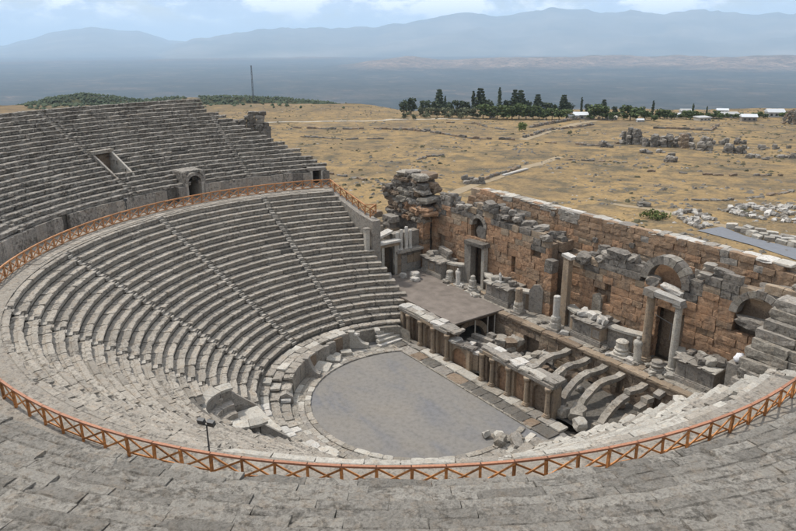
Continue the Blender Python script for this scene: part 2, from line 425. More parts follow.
sp = N(t, 'ShaderNodeSeparateColor'); t.links.new(vc.outputs[0], sp.inputs[0])
n1 = noise(t, P, 0.035, 6, 0.62); n2 = noise(t, P, 0.22, 6, 0.68); n3 = noise(t, P, 1.6, 4, 0.7)
grass = ramp(t, n1, [(0.3, (0.18, 0.145, 0.105)), (0.43, (0.29, 0.215, 0.12)), (0.57, (0.375, 0.27, 0.135)), (0.72, (0.25, 0.20, 0.14))])
grass = mixc(t, ramp(t, n2, [(0.46, g(0)), (0.62, g(0.85))]), grass, (0.15, 0.13, 0.095))
grass = mixc(t, ramp(t, noise(t, mapping(t, P, loc=(40, 7, 0)), 0.09, 6, 0.7), [(0.53, g(0)), (0.64, g(0.85))]), grass, (0.12, 0.112, 0.085))
grass = mixc(t, 1.0, grass, ramp(t, n3, [(0.3, g(0.62)), (0.5, g(1.0)), (0.7, g(1.15))]), 'MULTIPLY')
fo = ramp(t, noise(t, P, 0.05, 5, 0.7), [(0.35, (0.05, 0.062, 0.036)), (0.65, (0.10, 0.10, 0.055))])
PL = mapping(t, P, scale=(0.0016, 0.0016, 0), rot=(0, 0, 0.5))
vor = N(t, 'ShaderNodeTexVoronoi', feature='F1'); vor.inputs['Scale'].default_value = 4.2; t.links.new(PL, vor.inputs['Vector'])
vsep = N(t, 'ShaderNodeSeparateColor'); t.links.new(vor.outputs['Color'], vsep.inputs[0])
pl = ramp(t, vsep.outputs[0], [(0.0, (0.04, 0.045, 0.042)), (0.45, (0.06, 0.062, 0.056)), (0.75, (0.085, 0.075, 0.063)), (1.0, (0.15, 0.118, 0.09))])
pn = noise(t, mapping(t, P, scale=(1, 1, 0)), 0.0011, 8, 0.72)
pl = mixc(t, ramp(t, pn, [(0.40, g(0.95)), (0.60, g(0.0))]), pl, (0.028, 0.036, 0.034))
pl = mixc(t, ramp(t, noise(t, mapping(t, P, scale=(1, 1, 0), loc=(900, 0, 0)), 0.0007, 7, 0.7), [(0.55, g(0)), (0.68, g(0.45))]), pl, (0.16, 0.125, 0.10))
sz = N(t, 'ShaderNodeSeparateXYZ'); t.links.new(P, sz.inputs[0])
lhm = N(t, 'ShaderNodeMapRange'); lhm.inputs[1].default_value = -312; lhm.inputs[2].default_value = -270; t.links.new(sz.outputs[2], lhm.inputs[0])
pl = mixc(t, lhm.outputs[0], pl, ramp(t, noise(t, P, 0.004, 6, 0.7), [(0.35, (0.11, 0.08, 0.058)), (0.5, (0.21, 0.145, 0.105)), (0.62, (0.31, 0.225, 0.165))]))
pf = noise(t, mapping(t, P, scale=(1, 1, 0), loc=(50, 90, 0)), 0.006, 6, 0.75)
pg = noise(t, mapping(t, P, scale=(1, 1, 0), loc=(20, 10, 0)), 0.018, 4, 0.8)
pl = mixc(t, ramp(t, pg, [(0.5, g(0)), (0.6, g(0.9))]), pl, (0.02, 0.028, 0.022))
pl = mixc(t, 1.0, pl, ramp(t, pf, [(0.35, g(0.55)), (0.5, g(1.0)), (0.65, g(1.3))]), 'MULTIPLY')
c = mixc(t, sp.outputs[0], pl, grass); c = mixc(t, sp.outputs[1], c, fo)
c = mixc(t, 1.0, c, (0.79, 0.77, 0.76, 1), 'MULTIPLY')
t.links.new(c, b.inputs['Base Color'])
bp = N(t, 'ShaderNodeBump', i_Strength=0.8, i_Distance=0.5); t.links.new(mth(t, 'ADD', n2, n3), bp.inputs['Height']); t.links.new(bp.outputs[0], b.inputs['Normal'])
me.materials.append(m)
terrain = bpy.data.objects.new('terrain', me); COL.objects.link(terrain); tag(terrain, 'dry golden hillside and the wide valley plain below it', 'ground', kind='structure')

# ------------------------------------------------------------------ mountains
m, t, b = new_mat('mountain_rock', 1.0, 0.0)
P = N(t, 'ShaderNodeNewGeometry').outputs['Position']
t.links.new(ramp(t, noise(t, P, 0.0006, 9, 0.65), [(0.35, (0.05, 0.055, 0.045)), (0.55, (0.12, 0.11, 0.085)), (0.7, (0.19, 0.165, 0.13))]), b.inputs['Base Color'])
def mountain(name, label, pts, D, depth, base, seed, rough):
    px = np.array([p[0] for p in pts], float); py = np.array([p[1] for p in pts], float)
    n = 320; cols = np.linspace(px[0], px[-1], n); rows = np.interp(cols, px, py)
    azs = np.array([px_az(c) for c in cols])
    el = np.array([-below(r)*1.0 for r in rows])
    crest = CAM[2] + D*el + rough*(fbm(cols/14+seed, cols*0+seed, 6)-0.5)
    nd = 46; T = np.linspace(-1, 0.6, nd)
    AZ, TT = np.meshgrid(azs, T, indexing='ij'); CR = np.repeat(crest[:, None], nd, 1)
    DD = D + TT*depth
    X = CAM[0]+DD*np.cos(AZ); Y = CAM[1]+DD*np.sin(AZ)
    rid = np.abs(fbm(X/1900+seed, Y/1900, 5)-0.5)*2
    sh = np.clip(1-np.abs(TT), 0, 1)**0.95
    body = base + (CR-base)*sh
    body = body - (rid*0.45)*(CR-base)*sh*np.clip(np.abs(TT)*2.2, 0, 1)
    body[:, T > 0.55] = base-200
    edge = np.minimum(np.arange(n), np.arange(n)[::-1])/14.0
    body = base-60 + (body-base+60)*np.clip(edge, 0, 1)[:, None]
    me = bpy.data.meshes.new(name); idx = np.arange(n*nd).reshape(n, nd)
    q = np.stack([idx[:-1, :-1], idx[:-1, 1:], idx[1:, 1:], idx[1:, :-1]], -1).reshape(-1, 4)
    me.from_pydata(np.stack([X, Y, body], -1).reshape(-1, 3).tolist(), [], q.tolist()); me.materials.append(MATS['mountain_rock'])
    me.polygons.foreach_set('use_smooth', [True]*len(me.polygons))
    o = bpy.data.objects.new(name, me); COL.objects.link(o); tag(o, label, 'mountain', kind='structure')
mountain('mountain', 'long blue mountain range with a jagged crest across the valley',
    [(150, 52), (180, 43), (210, 37.5), (250, 31), (290, 27), (330, 28), (380, 26.5), (420, 20), (445, 16), (465, 12.5), (490, 16), (520, 12.5), (545, 9), (560, 9.5), (590, 16), (625, 13.5), (650, 17), (680, 11), (700, 15), (740, 18), (796, 17), (860, 22), (960, 18), (1060, 30)], 22000, 6500, -345, 3.0, 170)
mountain('mountain', 'rounded blue mountain standing apart beyond the far end of the plain',
    [(-320, 30), (-200, 24), (-110, 33), (-30, 46), (0, 44.5), (25, 42), (60, 33.5), (90, 29), (112, 26), (150, 30), (175, 36), (205, 42), (260, 50), (300, 56)], 26500, 7500, -345, 9.0, 150)
# ================================================================== SEATING
OC = (1.57, 1.11)
def cen(r):
    k = min(max((31-r)/(31-14.6), 0), 1.25); return OC[0]*k, OC[1]*k
def pol(r, deg, z=0.0, c=None):
    c = c or cen(r); a = R(deg); return (c[0]+r*math.cos(a), c[1]+r*math.sin(a), z)
IR0, IT, IZ0, IH, IN = 14.6, 0.745, 1.9, 0.514, 22          # lower tier: first radius, tread, base, rise, rows
SR0, ST, SZ0, SH, SN = 34.9, 0.80, 15.0, 0.415, 21          # upper tier
DZ = IZ0 + IH*IN                                            # walkway level
STAIRS = [178-360, -156, -130, -104, -78, -52, -26, 0]      # stairway directions, degrees
def left_end(r, c): return 180 - math.degrees(math.asin(max(-1, min(1, (9.9-c[1])/r)))) - 360
def right_end(r, c, z): return math.degrees(math.asin(max(-1, min(1, (1.8+(z-2)*0.33-c[1])/r))))
def exedra_gap(r, deg):                                     # the curved seat of honour is let into the lowest rows
    p = pol(r, deg); return (p[0]-1.6)**2 + (p[1]+16.2)**2 < 3.3**2 and p[1] > -19.6
def bank_profile():
    pr = [(14.7, 0.0), (14.75, 1.45)]
    for i in range(IN): pr += [(IR0+i*IT+0.2, IZ0+IH*(i)-0.15), (IR0+i*IT+0.2, IZ0+IH*(i+1)-0.12)]
    pr += [(31.0, DZ-0.04), (35.2, DZ-0.04)]
    pr += [(35.2, SZ0-0.1)]
    for j in range(SN): pr += [(SR0+j*ST+0.35, SZ0+SH*j-0.16), (SR0+j*ST+0.35, SZ0+SH*(j+1)-0.16)]
    pr += [(52.3, SZ0+SH*SN-0.2), (52.6, -2)]
    return pr
def lim_left(r):        # where the bank is cut at the far end
    if r < 34.9: return left_end(r, cen(r))
    k = (r-35.5)/(51.2-35.5)
    y = 11.9-12.6*min(max(k, 0), 1)**1.15
    return 180 - math.degrees(math.asin(y/r)) - 360
def lim_right(r, z):
    if r < 31.2: return right_end(r, cen(r), z)
    return math.degrees(math.asin(8.0/r))
def build_bank():
    pr = bank_profile(); n = 320; b = MB(); m = len(pr)
    for k in range(n+1):
        u = k/n
        for r, z in pr:
            a0 = lim_left(r)+0.5; a1 = lim_right(r, z)-0.5
            aa = a0+(a1-a0)*u; b.v.append(pol(r, aa, z if r < 35.3 else z-(r-34.9)*0.115*float(sstep(-93, -81, aa))))
    for k in range(n):
        for i in range(m-1):
            (r0, z0), (r1, z1) = pr[i], pr[i+1]; rm = (r0+r1)/2
            am = lim_left(rm)+0.5+(lim_right(rm, z0)-lim_left(rm)-1)*(k+0.5)/n
            if rm > 34 and rm < 37.4 and z0 > DZ-0.1 and (-171.6 < am < -168.4 or (rm < 35.6 and -198.0 < am < -195.8)): continue   # doorways
            px_, py_, _ = pol(rm, am)
            if rm < 23 and (px_-1.6)**2+(py_+16.0)**2 < 3.05**2 and py_ > -19.0: continue   # seat of honour
            if 38.3 < rm < 42.4 and -160.4 < am < -157.6: continue                                                # stair well
            b.f.append((k*m+i, (k+1)*m+i, (k+1)*m+i+1, k*m+i+1))
    # end faces down to the ground
    for k, flip in ((0, False), (n, True)):
        o = len(b.v)
        for i in range(m): x, y, z = b.v[k*m+i]; b.v.append((x, y, -2))
        for i in range(m-1):
            f = (k*m+i, k*m+i+1, o+i+1, o+i); b.f.append(f if not flip else f[::-1])
    o = b.build('embankment', 'bank_earth'); tag(o, 'dark core of the seating bank showing between the stone rows', 'embankment', kind='structure')
build_bank()
def summa_gap(r, deg):                                      # openings in the upper rows
    p = pol(r, deg, c=(0, 0))
    if 38.4 < r < 42.4 and -160.6 < deg < -157.4: return True          # slanting stair well
    if r < 37.0 and -172.2 < deg < -167.8: return True                 # arched door
    if r < 35.3 and -198.6 < deg < -195.3: return True                 # square door near the end
    return False
WNAME = ['between the stage end and the first stairway', 'between the first and second stairways', 'between the second and third stairways', 'between the third and fourth stairways',
         'behind the curved seat of honour', 'right of the curved seat of honour', 'two stairways right of the curved seat', 'beyond the brown fence beside the arch ribs', 'at the ruined end beside the arch ribs']
def seat_row(parent, r, ztop, a0, a1, c, meshes, gapfn, blen, jit, miss, mats=None):
    a = a0
    while a < a1-0.15:
        L = rng.uniform(*blen); da = math.degrees(L/r)
        if a+da > a1-math.degrees(0.45/r): da = a1-a
        mid = a+da/2
        x, y, z = pol(r, mid, ztop, c)
        if not gapfn(r+0.3, mid) and seen((x, y, z)) and rng.random() > miss:
            rz = R(mid)-PI/2
            inst('seat_block', rng.choice(meshes), (x+rng.uniform(-jit, jit), y+rng.uniform(-jit, jit), ztop+rng.gauss(0, 0.014 if meshes is SEAT_N else jit*0.7)), parent,
                 (rng.gauss(0, 0.02 if meshes is SEAT_N else 0.008), rng.gauss(0, 0.009), rz+rng.gauss(0, 0.006)), (2*(r)*math.tan(R(da)/2)+(0.03 if meshes is SEAT_N else -0.006), 1, 1), mat=(rng.choice(mats) if mats else None))
        a += da
STEPB = variants(6, 'step', 'step_stone', 700, nx=2, ny=1, nz=1, j=0.03, chip=0.15)
lower_groups = 'wedges of the lower seating tier'
cuts = [None]+STAIRS+[None]
HW = 0.36
for k in range(9):
    mida = (cuts[k] if cuts[k] is not None else -196) + 13
    wp = thing('seating_wedge', pol(22, mida, 6.5), 'lower seating wedge of worn grey stone rows ' + WNAME[k], 'seating', lower_groups)
    for i in range(IN):
        r = IR0+i*IT; c = cen(r); z = IZ0+IH*(i+1); hw = math.degrees(HW/r)
        a0 = left_end(r, c)+rng.uniform(-0.4, 0.6) if cuts[k] is None else cuts[k]+hw
        a1 = right_end(r, c, z)+rng.uniform(-1.5, 1.5) if cuts[k+1] is None else cuts[k+1]-hw
        if k == 8: a0 = STAIRS[-1]+hw
        seat_row(wp, r, z, a0, a1, c, SEAT_I, exedra_gap, (1.2, 2.7), 0.010, 0.003 if k < 7 else 0.015, ['pale_stone', 'seat_stone', 'pale_stone', 'pale_stone'] if k >= 7 else ['seat_stone', 'pale_stone'] if k == 6 else None)
SNAME = ['at the broken far end past the arched doorway', 'above the square hole with the slanting side', 'with the slanting hole', 'at the edge of the picture above the dark wall gap']
for k, sa in enumerate(STAIRS):
    r1 = 1.0
    if not any(seen(pol(r, sa, 8)) for r in (15, 20, 25, 30)): continue
    st = thing('stairway', pol(15, sa, 2), ordw(k)+' stairway up the lower tier counted from the far stage end', 'stairs', 'stairways of the lower tier')
    for i in range(IN):
        r = IR0+i*IT
        if exedra_gap(r+0.3, sa): continue
        for h in (0, 1):
            rr = r+h*IT/2; zt = IZ0+IH*i+IH*(0.5+0.5*h)
            p = pol(rr+0.2, sa, zt-0.26)
            if seen(p): inst('step', rng.choice(STEPB), (p[0]+rng.uniform(-.02, .02), p[1]+rng.uniform(-.02, .02), p[2]+rng.gauss(0, 0.012)), st, (rng.gauss(0, .02), rng.gauss(0, .02), R(sa)-PI/2+rng.gauss(0, .03)), (2*HW*rng.uniform(0.8, 1.0), 0.42, 0.26+rng.uniform(0, .02)))
# upper tier
UST = [-182, -157, -131, -105, -79, -53, -27, -1]
ucuts = [None]+UST+[None]
UNAME = {0: 'upper seating wedge at the broken far end beyond the arched doorway', 1: 'upper seating wedge above the arched doorway', 2: 'upper seating wedge cut by the slanting hole, left of the arched doorway',
         3: 'upper seating wedge at the left picture edge', 4: 'upper seating wedge out past the left picture edge', 5: 'worn upper seating wedge in the lower left corner in front of the fence', 6: 'worn upper seating wedge at the bottom in front of the fence middle', 7: 'worn upper seating wedge in the lower right corner in front of the fence', 8: 'upper seating wedge past the right picture edge'}
uw = {}
for k in range(9):
    for j in range(SN):
        near = k >= 5
        if near and j > 16: continue
        r = SR0+j*(0.98 if near else ST); z = SZ0+0.02+(0.41 if near else SH)*(j+1); hw = math.degrees((0.0 if near else 0.3)/r)
        a0 = lim_left(r)+rng.uniform(-0.6, 1.0) if k == 0 else ucuts[k]+hw
        a1 = (5 if k == 8 else ucuts[k+1]-hw)
        if a1-a0 < 0.8: continue
        if not any(seen(pol(r, a0+(a1-a0)*q/6, z, (0, 0))) for q in range(7)): continue
        if k not in uw: uw[k] = thing('seating_wedge', pol(42, (a0+a1)/2, 18), UNAME[k], 'seating', 'wedges of the upper seating tier')
        seat_row(uw[k], r, z, a0, a1, (0, 0), SEAT_N if near else SEAT_S, summa_gap, (1.4, 3.2) if near else (1.0, 2.6), 0.010 if near else 0.022, 0.003)
for k, sa in enumerate(UST):
    vis = [(j, h) for j in range(SN) for h in (0, 1) if seen(pol(SR0+j*ST, sa, SZ0+SH*j, (0, 0))) and lim_left(SR0+j*ST)+0.8 < sa and not (k == 1 and 4 <= j <= 8)]
    if len(vis) < 4 or k >= 4: continue
    st = thing('stairway', pol(35, sa, SZ0, (0, 0)), ordw(k)+' narrow stairway up the upper tier counted from the far end', 'stairs', 'stairways of the upper tier')
    for j, h in vis:
        p = pol(SR0+j*ST+h*ST/2+0.2, sa, SZ0+SH*j+SH*(0.5+0.5*h)-0.24, (0, 0))
        inst('step', rng.choice(STEPB), p, st, (rng.gauss(0, .02), rng.gauss(0, .02), R(sa)-PI/2+rng.gauss(0, .03)), (0.6, 0.46, 0.24), 'old_seat_stone')
# walkway between the tiers
b = MB(); n = 160
for k in range(n+1):
    for r in (30.75, 35.1):
        a0, a1 = lim_left(r)-0.3, 9; b.v.append(pol(r, a0+(a1-a0)*k/n, DZ+0.0, (0, 0)))
b.f = [(2*k, 2*k+2, 2*k+3, 2*k+1) for k in range(n)]
o = b.build('walkway', 'seat_stone'); tag(o, 'stone walkway between the lower and upper seating tiers', 'walkway', kind='structure')
# walkway slabs on the far side (seen behind the fence)
a = lim_left(33); SLABW = variants(6, 'paving_slab', 'seat_stone', 760, nx=2, ny=2, nz=1, j=0.02, chip=0.08)
while a < -124:
    da = math.degrees(rng.uniform(1.0, 1.7)/33)
    for rr in (31.7, 33.0, 34.2):
        p = pol(rr, a+da/2, DZ+0.0, (0, 0))
        if seen(p, 20): inst('paving_slab', rng.choice(SLABW), (p[0], p[1], DZ-0.05+rng.uniform(0, .03)), o, (0, 0, R(a+da/2)-PI/2), (math.radians(da)*rr-0.02, 1.2, 0.09))
    a += da
# retaining wall of the upper tier: upright slabs under a cornice
pw = thing('retaining_wall', pol(34.8, -150, DZ, (0, 0)), 'dressed retaining wall with doorways below the far upper seats', 'wall')
ORTH = variants(6, 'wall_block', 'grey_marble', 780, nx=2, ny=1, nz=3, j=0.02, chip=0.06)
a = lim_left(34.9)+0.3; H0 = SZ0-DZ+SH-0.42
def wall_gap(a): return -172.0 < a < -168.0 or -198.2 < a < -195.6
while a < -112:
    da = math.degrees(rng.uniform(1.0, 1.9)/34.8)
    for lo, hi in ((-172.0, -168.0), (-198.2, -195.6)):
        if a < lo < a+da: da = lo-a
    mid = a+da/2
    if wall_gap(mid): a = -168.0 if mid > -180 else -195.6; continue
    p = pol(34.85, mid, DZ, (0, 0))
    if not (-141 < mid < -139.2) and not (-166.5 < mid < -162.6) and rng.random() > 0.03:
        inst('wall_block', rng.choice(ORTH), p, pw, (0, 0, R(mid)-PI/2), (R(da)*34.8-0.015, 0.45, H0+rng.uniform(-.03, .03)), rng.choice(['grey_marble', 'old_seat_stone', 'seat_stone', 'old_seat_stone', 'grey_stone']))
    a += da
# arched doorway through the wall
def voussoirs(parent, name, centre, u, nrm, rad0, rad1, depth, n, mats, a0=0, a1=PI, jit=0.02):
    """ring of wedge stones; u horizontal direction, nrm depth direction"""
    U, Nn, Z = Vector(u), Vector(nrm), Vector((0, 0, 1)); C = Vector(centre)
    for k in range(n):
        t0 = a0+(a1-a0)*k/n+0.008; t1 = a0+(a1-a0)*(k+1)/n-0.008
        j0 = rng.uniform(-jit, jit); b = MB(); poly = []
        for rr, ts in ((rad0, (t0, (t0+t1)/2, t1)), (rad1+j0, (t1, (t0+t1)/2, t0))):
            for tt in ts: poly.append((math.cos(tt)*rr, math.sin(tt)*rr))
        b.prism(poly, C - Nn*(rng.uniform(0, jit)), U, Z, Nn, depth)
        b.build(name, rng.choice(mats), parent)
def doorway(deg, wdt, hgt, arched, label):
    p = pol(34.78, deg, DZ, (0, 0)); a = R(deg)
    nrm = Vector((math.cos(a), math.sin(a), 0)); u = Vector((-math.sin(a), math.cos(a), 0))
    d = thing('doorway', p, label, 'doorway')
    b = MB(); C = Vector(p)
    b.box(tuple(C+nrm*6.0+Vector((0, 0, hgt/2))), (wdt*1.25, 0.2, hgt*1.15), a+PI/2); b.build('back_wall', 'brown_stone', d)
    for s in (-1, 1):
        b = MB(); q = C+u*(s*(wdt/2+0.2))+nrm*3.0; b.box((q.x, q.y, DZ+hgt*0.35+0.0), (0.4, 6.0, hgt*0.7), a+PI/2, 0.02); b.build('jamb', 'pale_stone', d)
    if arched: voussoirs(d, 'arch_stone', tuple(C+Vector((0, 0, hgt*0.66))), u, nrm, wdt/2, wdt/2+0.36, 0.5, 9, ['old_seat_stone', 'grey_stone', 'old_seat_stone'])
    if arched:
        b = MB(); q = C+nrm*1.75; b.box((q.x, q.y, DZ+hgt+0.22), (wdt+0.95, 2.4, 0.3), a+PI/2, 0.03); b.build('vault_slab', 'old_seat_stone', d)
        for s in (-1, 1):
            b = MB(); q = C+u*(s*(wdt/2+0.38))+nrm*1.5; b.box((q.x, q.y, DZ+hgt*0.84), (0.5, 2.9, hgt*0.52), a+PI/2, 0.02); b.build('spandrel_block', 'old_seat_stone', d)
    else:
        b = MB(); q = C+nrm*1.0; b.box((q.x, q.y, DZ+hgt*0.7+0.22), (wdt+1.3, 2.1, 0.4), a+PI/2, 0.03); b.build('lintel', 'grey_marble', d)
    b = MB(); q = C+nrm*1.1; b.box((q.x, q.y, DZ+0.02), (wdt, 2.0, 0.06), a+PI/2); b.build('threshold', 'seat_stone', d)
doorway(-170.0, 1.75, 3.1, True, 'dark arched doorway in the far retaining wall behind the fence')
doorway(-196.9, 1.1, 2.7, False, 'dark square doorway at the far end of the retaining wall')
# slanting stair well in the upper rows
sw = thing('stair_well', pol(40.2, -159, 16.6, (0, 0)), 'square hole in the upper seats with a pale slanting side slab', 'opening')
for nm, dg, r0, r1, z0, z1, mt in (('side_slab', -160.6, 38.0, 42.4, 14.2, 0.10, 'pale_stone'), ('side_slab', -157.4, 38.0, 42.4, 14.2, -0.1, 'grey_marble')):
    b = MB(); c0 = pol(r0, dg, 0, (0, 0)); c1 = pol(r1, dg, 0, (0, 0)); d = Vector(c1)-Vector(c0); d.normalize(); s = Vector((-d.y, d.x, 0))
    zt = lambda r: SZ0+SH*((r-SR0)/ST+1)+z1
    b.prism([(0, z0), (r1-r0, z0+0.6), (r1-r0, zt(r1)+0.05), (0, zt(r0)-0.25)], (c0[0]-s.x*0.12, c0[1]-s.y*0.12, 0), d, (0, 0, 1), s, 0.24); b.build(nm, mt, sw)
b = MB(); c0 = pol(42.45, -159, 16.6, (0, 0)); b.box(c0, (2.4, 0.2, 4.6), R(-159)+PI/2); b.build('back_wall', 'brown_stone', sw)
b = MB(); c0 = pol(40.3, -159, 14.2, (0, 0)); b.box(c0, (2.2, 4.2, 0.12), R(-159)+PI/2); b.build('floor_slab', 'bank_earth', sw)
b = MB(); c0 = pol(42.2, -159, SZ0+SH*10.2, (0, 0)); b.box(c0, (2.9, 0.75, 0.35), R(-159)+PI/2, 0.04); b.build('lintel', 'seat_stone', sw)

# ------------------------------------------------------------------ timber fence on the walkway
FR = 32.53; FZ = DZ; FH = 1.08
fence = thing('wooden_fence', pol(FR, -90, FZ, (0, 0)), 'orange-brown timber fence with crossed braces curving round the middle walkway', 'fence')
def fence_run(parent, pts, mats, far):
    for i, p in enumerate(pts):
        P0 = Vector(p)
        if not seen(p, 60): continue
        tilt = Vector((rng.gauss(0, .03), rng.gauss(0, .03), 0))
        b = MB(); b.bar(P0-Vector((0, 0, 0.05)), P0+Vector((0, 0, FH-0.04))+tilt, 0.13 if far else 0.12, 0.13 if far else 0.12); b.build('post', mats[0], parent)
        if i+1 < len(pts):
            P1 = Vector(pts[i+1]); d = (P1-P0); dn = d.normalized(); side = Vector((-dn.y, dn.x, 0))
            lo, hi = 0.14, FH-0.12
            for q, (za, zb) in enumerate(((lo, hi), (hi, lo))):
                b = MB(); off = side*(0.055 if q else -0.055)
                b.bar(P0+off+Vector((0, 0, za+rng.gauss(0, .02))), P1+off+Vector((0, 0, zb+rng.gauss(0, .02))), 0.05, 0.11 if far else 0.085); b.build('brace', mats[0], parent)
            b = MB(); b.bar(P0+Vector((0, 0, FH))-dn*0.02, P1+Vector((0, 0, FH))+dn*0.02, 0.15, 0.12 if far else 0.09); b.build('top_rail', mats[1], parent)
            b = MB(); b.bar(P0+Vector((0, 0, 0.13))+side*0.11, P1+Vector((0, 0, 0.13))+side*0.11, 0.05, 0.075)
            if far or rng.random() < 0.7: b.build('bottom_rail', mats[0], parent)
NB = 62
fence_run(fence, [pol(FR, -199.1+2.15*k, FZ, (0, 0)) for k in range(50)], ('old_fence_wood', 'old_fence_wood'), True)
fence_run(fence, [pol(FR, -92.0+2.63*k, FZ, (0, 0)) for k in range(40)], ('fence_wood', 'fence_rail_wood'), False)
sf = thing('stair_fence', (-26, 10.6, 12), 'orange timber fence running down the far end of the lower seats', 'fence')
pts = [pol(FR, -199.1, FZ, (0, 0))]
for k in range(1, 7): pts.append((-30.9+1.45*k, 10.55, FZ-0.30*k))
fence_run(sf, pts, ('old_fence_wood', 'old_fence_wood'), True)
pts2 = [(-22.2, 10.55, 11.4), (-21.4, 11.6, 11.5), (-20.8, 10.4, 11.3)]
fence_run(sf, pts2, ('old_fence_wood', 'old_fence_wood'), True)
# end wall carrying the descending fence
b = MB(); b.prism([(-33.2, -1), (-19.6, -1), (-19.6, 11.05), (-22.6, 11.35), (-31.0, DZ-0.08), (-33.2, DZ-0.05)], (0, 9.95, 0), (1, 0, 0), (0, 0, 1), (0, 1, 0), 1.1)
o = b.build('end_wall', 'grey_marble'); tag(o, 'grey end wall of the seating under the descending timber fence', 'wall')

# ================================================================== ORCHESTRA
m, t, b_ = new_mat('orchestra_paving', 0.95, 0.08)
P = N(t, 'ShaderNodeNewGeometry').outputs['Position']
n1 = noise(t, mapping(t, P, scale=(0.35, 1, 1)), 0.28, 4, 0.55, 0.6); n2 = noise(t, P, 2.2, 7, 0.7); n3 = noise(t, mapping(t, P, loc=(5, 2, 0)), 0.22, 5, 0.6)
c = ramp(t, n1, [(0.34, (0.185, 0.188, 0.198)), (0.46, (0.213, 0.207, 0.198)), (0.6, (0.232, 0.222, 0.207))])
c = mixc(t, ramp(t, n3, [(0.50, g(0)), (0.66, g(0.35))]), c, (0.24, 0.22, 0.19))
c = mixc(t, 1.0, c, ramp(t, n2, [(0.3, g(0.78)), (0.5, g(1.0)), (0.7, g(1.14))]), 'MULTIPLY')
n7 = noise(t, P, 14.0, 4, 0.8)
c = mixc(t, 1.0, c, ramp(t, n7, [(0.3, g(0.72)), (0.45, g(1.0)), (0.7, g(1.16))]), 'MULTIPLY')
c = mixc(t, 1.0, c, (0.99, 0.97, 0.95, 1), 'MULTIPLY')
c = mixc(t, 1.0, c, g(0.80), 'MULTIPLY')
t.links.new(c, b_.inputs['Base Color'])
bp = N(t, 'ShaderNodeBump', i_Strength=0.25, i_Distance=0.02); t.links.new(n2, bp.inputs['Height']); t.links.new(bp.outputs[0], b_.inputs['Normal'])
b = MB(); n = 96
b.v = [(OC[0], OC[1], 0.0)] + [(OC[0]+14*math.cos(2*PI*k/n), min(OC[1]+14*math.sin(2*PI*k/n), 7.4), 0.0) for k in range(n)]
b.f = [(0, 1+k, 1+(k+1) % n) for k in range(n)]
orch = b.build('orchestra_floor', 'orchestra_paving'); tag(orch, 'smooth grey orchestra floor with bluish and tan stains', 'floor', kind='structure')
# kerb stones round the floor
def oc_pol(r, deg, z): return (OC[0]+r*math.cos(R(deg)), OC[1]+r*math.sin(R(deg)), z)
kerb = thing('kerb_ring', oc_pol(10.3, -90, 0), 'curved ring of low kerb stones edging the grey orchestra floor', 'kerb')
for r0, h, amin, amax, L in ((10.28, 0.16, -212, 22, (0.7, 1.4)), (10.86, 0.10, -210, 14, (0.6, 1.5)), (11.42, 0.13, -205, 14, (0.6, 1.6))):
    a = amin
    while a < amax:
        da = math.degrees(rng.uniform(*L)/r0); p = oc_pol(r0, a+da/2, -0.02)
        if p[1] < 5.6: inst('kerb_stone', rng.choice(SLB), (p[0], p[1], p[2]+rng.uniform(-.02, .02)), kerb, (rng.gauss(0, .02), rng.gauss(0, .02), R(a+da/2)-PI/2), (R(da)*r0-0.02, 0.56, h), rng.choice(['seat_stone', 'rubble_stone', 'grey_marble', 'rubble_stone', 'pale_stone']))
        a += da
def rwall(a): return 11.95+1.2*float(sstep(-155, -188, a))
# podium wall below the first row
pod = thing('podium_wall', oc_pol(11.9, -160, 0), 'curved wall of upright grey slabs round the far side of the orchestra', 'wall')
a = -220
while a < -131:
    da = math.degrees(rng.uniform(0.8, 1.4)/11.9); p = oc_pol(rwall(a+da/2), a+da/2, 0)
    if p[1] < 3.2: inst('wall_block', rng.choice(ORTH), p, pod, (rng.gauss(0, .02), 0, R(a+da/2)-PI/2), (R(da)*11.9-0.02, 0.4, 1.72+rng.uniform(-.06, .06)), rng.choice(['grey_marble', 'rubble_stone', 'grey_marble', 'brown_stone']))
    a += da
# pavement on top of the podium, and the broken pavement on the near side
pav = thing('podium_pavement', oc_pol(13.2, -120, 1.5), 'pale paving slabs between the orchestra and the first seat row', 'pavement')
for q, (r0, wd) in enumerate(((12.25, 0.95), (13.2, 0.9), (14.05, 0.8))):
    a = -222
    while a < 6:
        da = math.degrees(rng.uniform(0.7, 1.7)/r0); mid = a+da/2; p = oc_pol(r0, mid, 0)
        k = sstep(-136, -112, mid)
        z = (1.72+0.03*q)*(1-k)+k*(0.22+q*0.42)
        if p[1] < 7.2 and r0 > rwall(mid)+0.15 and not (k > 0.2 and rng.random() < 0.06):
            inst('paving_slab', rng.choice(SLB), (p[0], p[1], z-0.12+rng.uniform(-.03, .03)), pav, (rng.gauss(0, .02+.03*k), rng.gauss(0, .02+.03*k), R(mid)-PI/2+rng.gauss(0, .02)), (R(da)*r0-0.03, wd, 0.24), rng.choice(['pale_stone', 'seat_stone', 'seat_stone', 'white_marble' if k > 0.4 else 'seat_stone']))
        a += da
b = MB(); n = 90      # packed earth under the near pavement
for k in range(n+1):
    a = -222+232*k/n; kk = float(sstep(-136, -112, a))
    for r0, z in ((rwall(a)+0.05, 0.0), (rwall(a)+0.1, 1.5*(1-kk)+0.1*kk), (max(13.6, rwall(a)+0.4), 1.55*(1-kk)+0.6*kk), (15.3, 1.6)): q_ = oc_pol(r0, a, z); b.v.append((q_[0], min(q_[1], 7.2), q_[2]))
for k in range(n):
    for i in range(3): b.f.append((k*4+i, k*4+4+i, k*4+5+i, k*4+i+1))
o = b.build('packed_earth', 'rubble_stone'); tag(o, 'packed earth under the broken near pavement', 'ground', kind='structure')
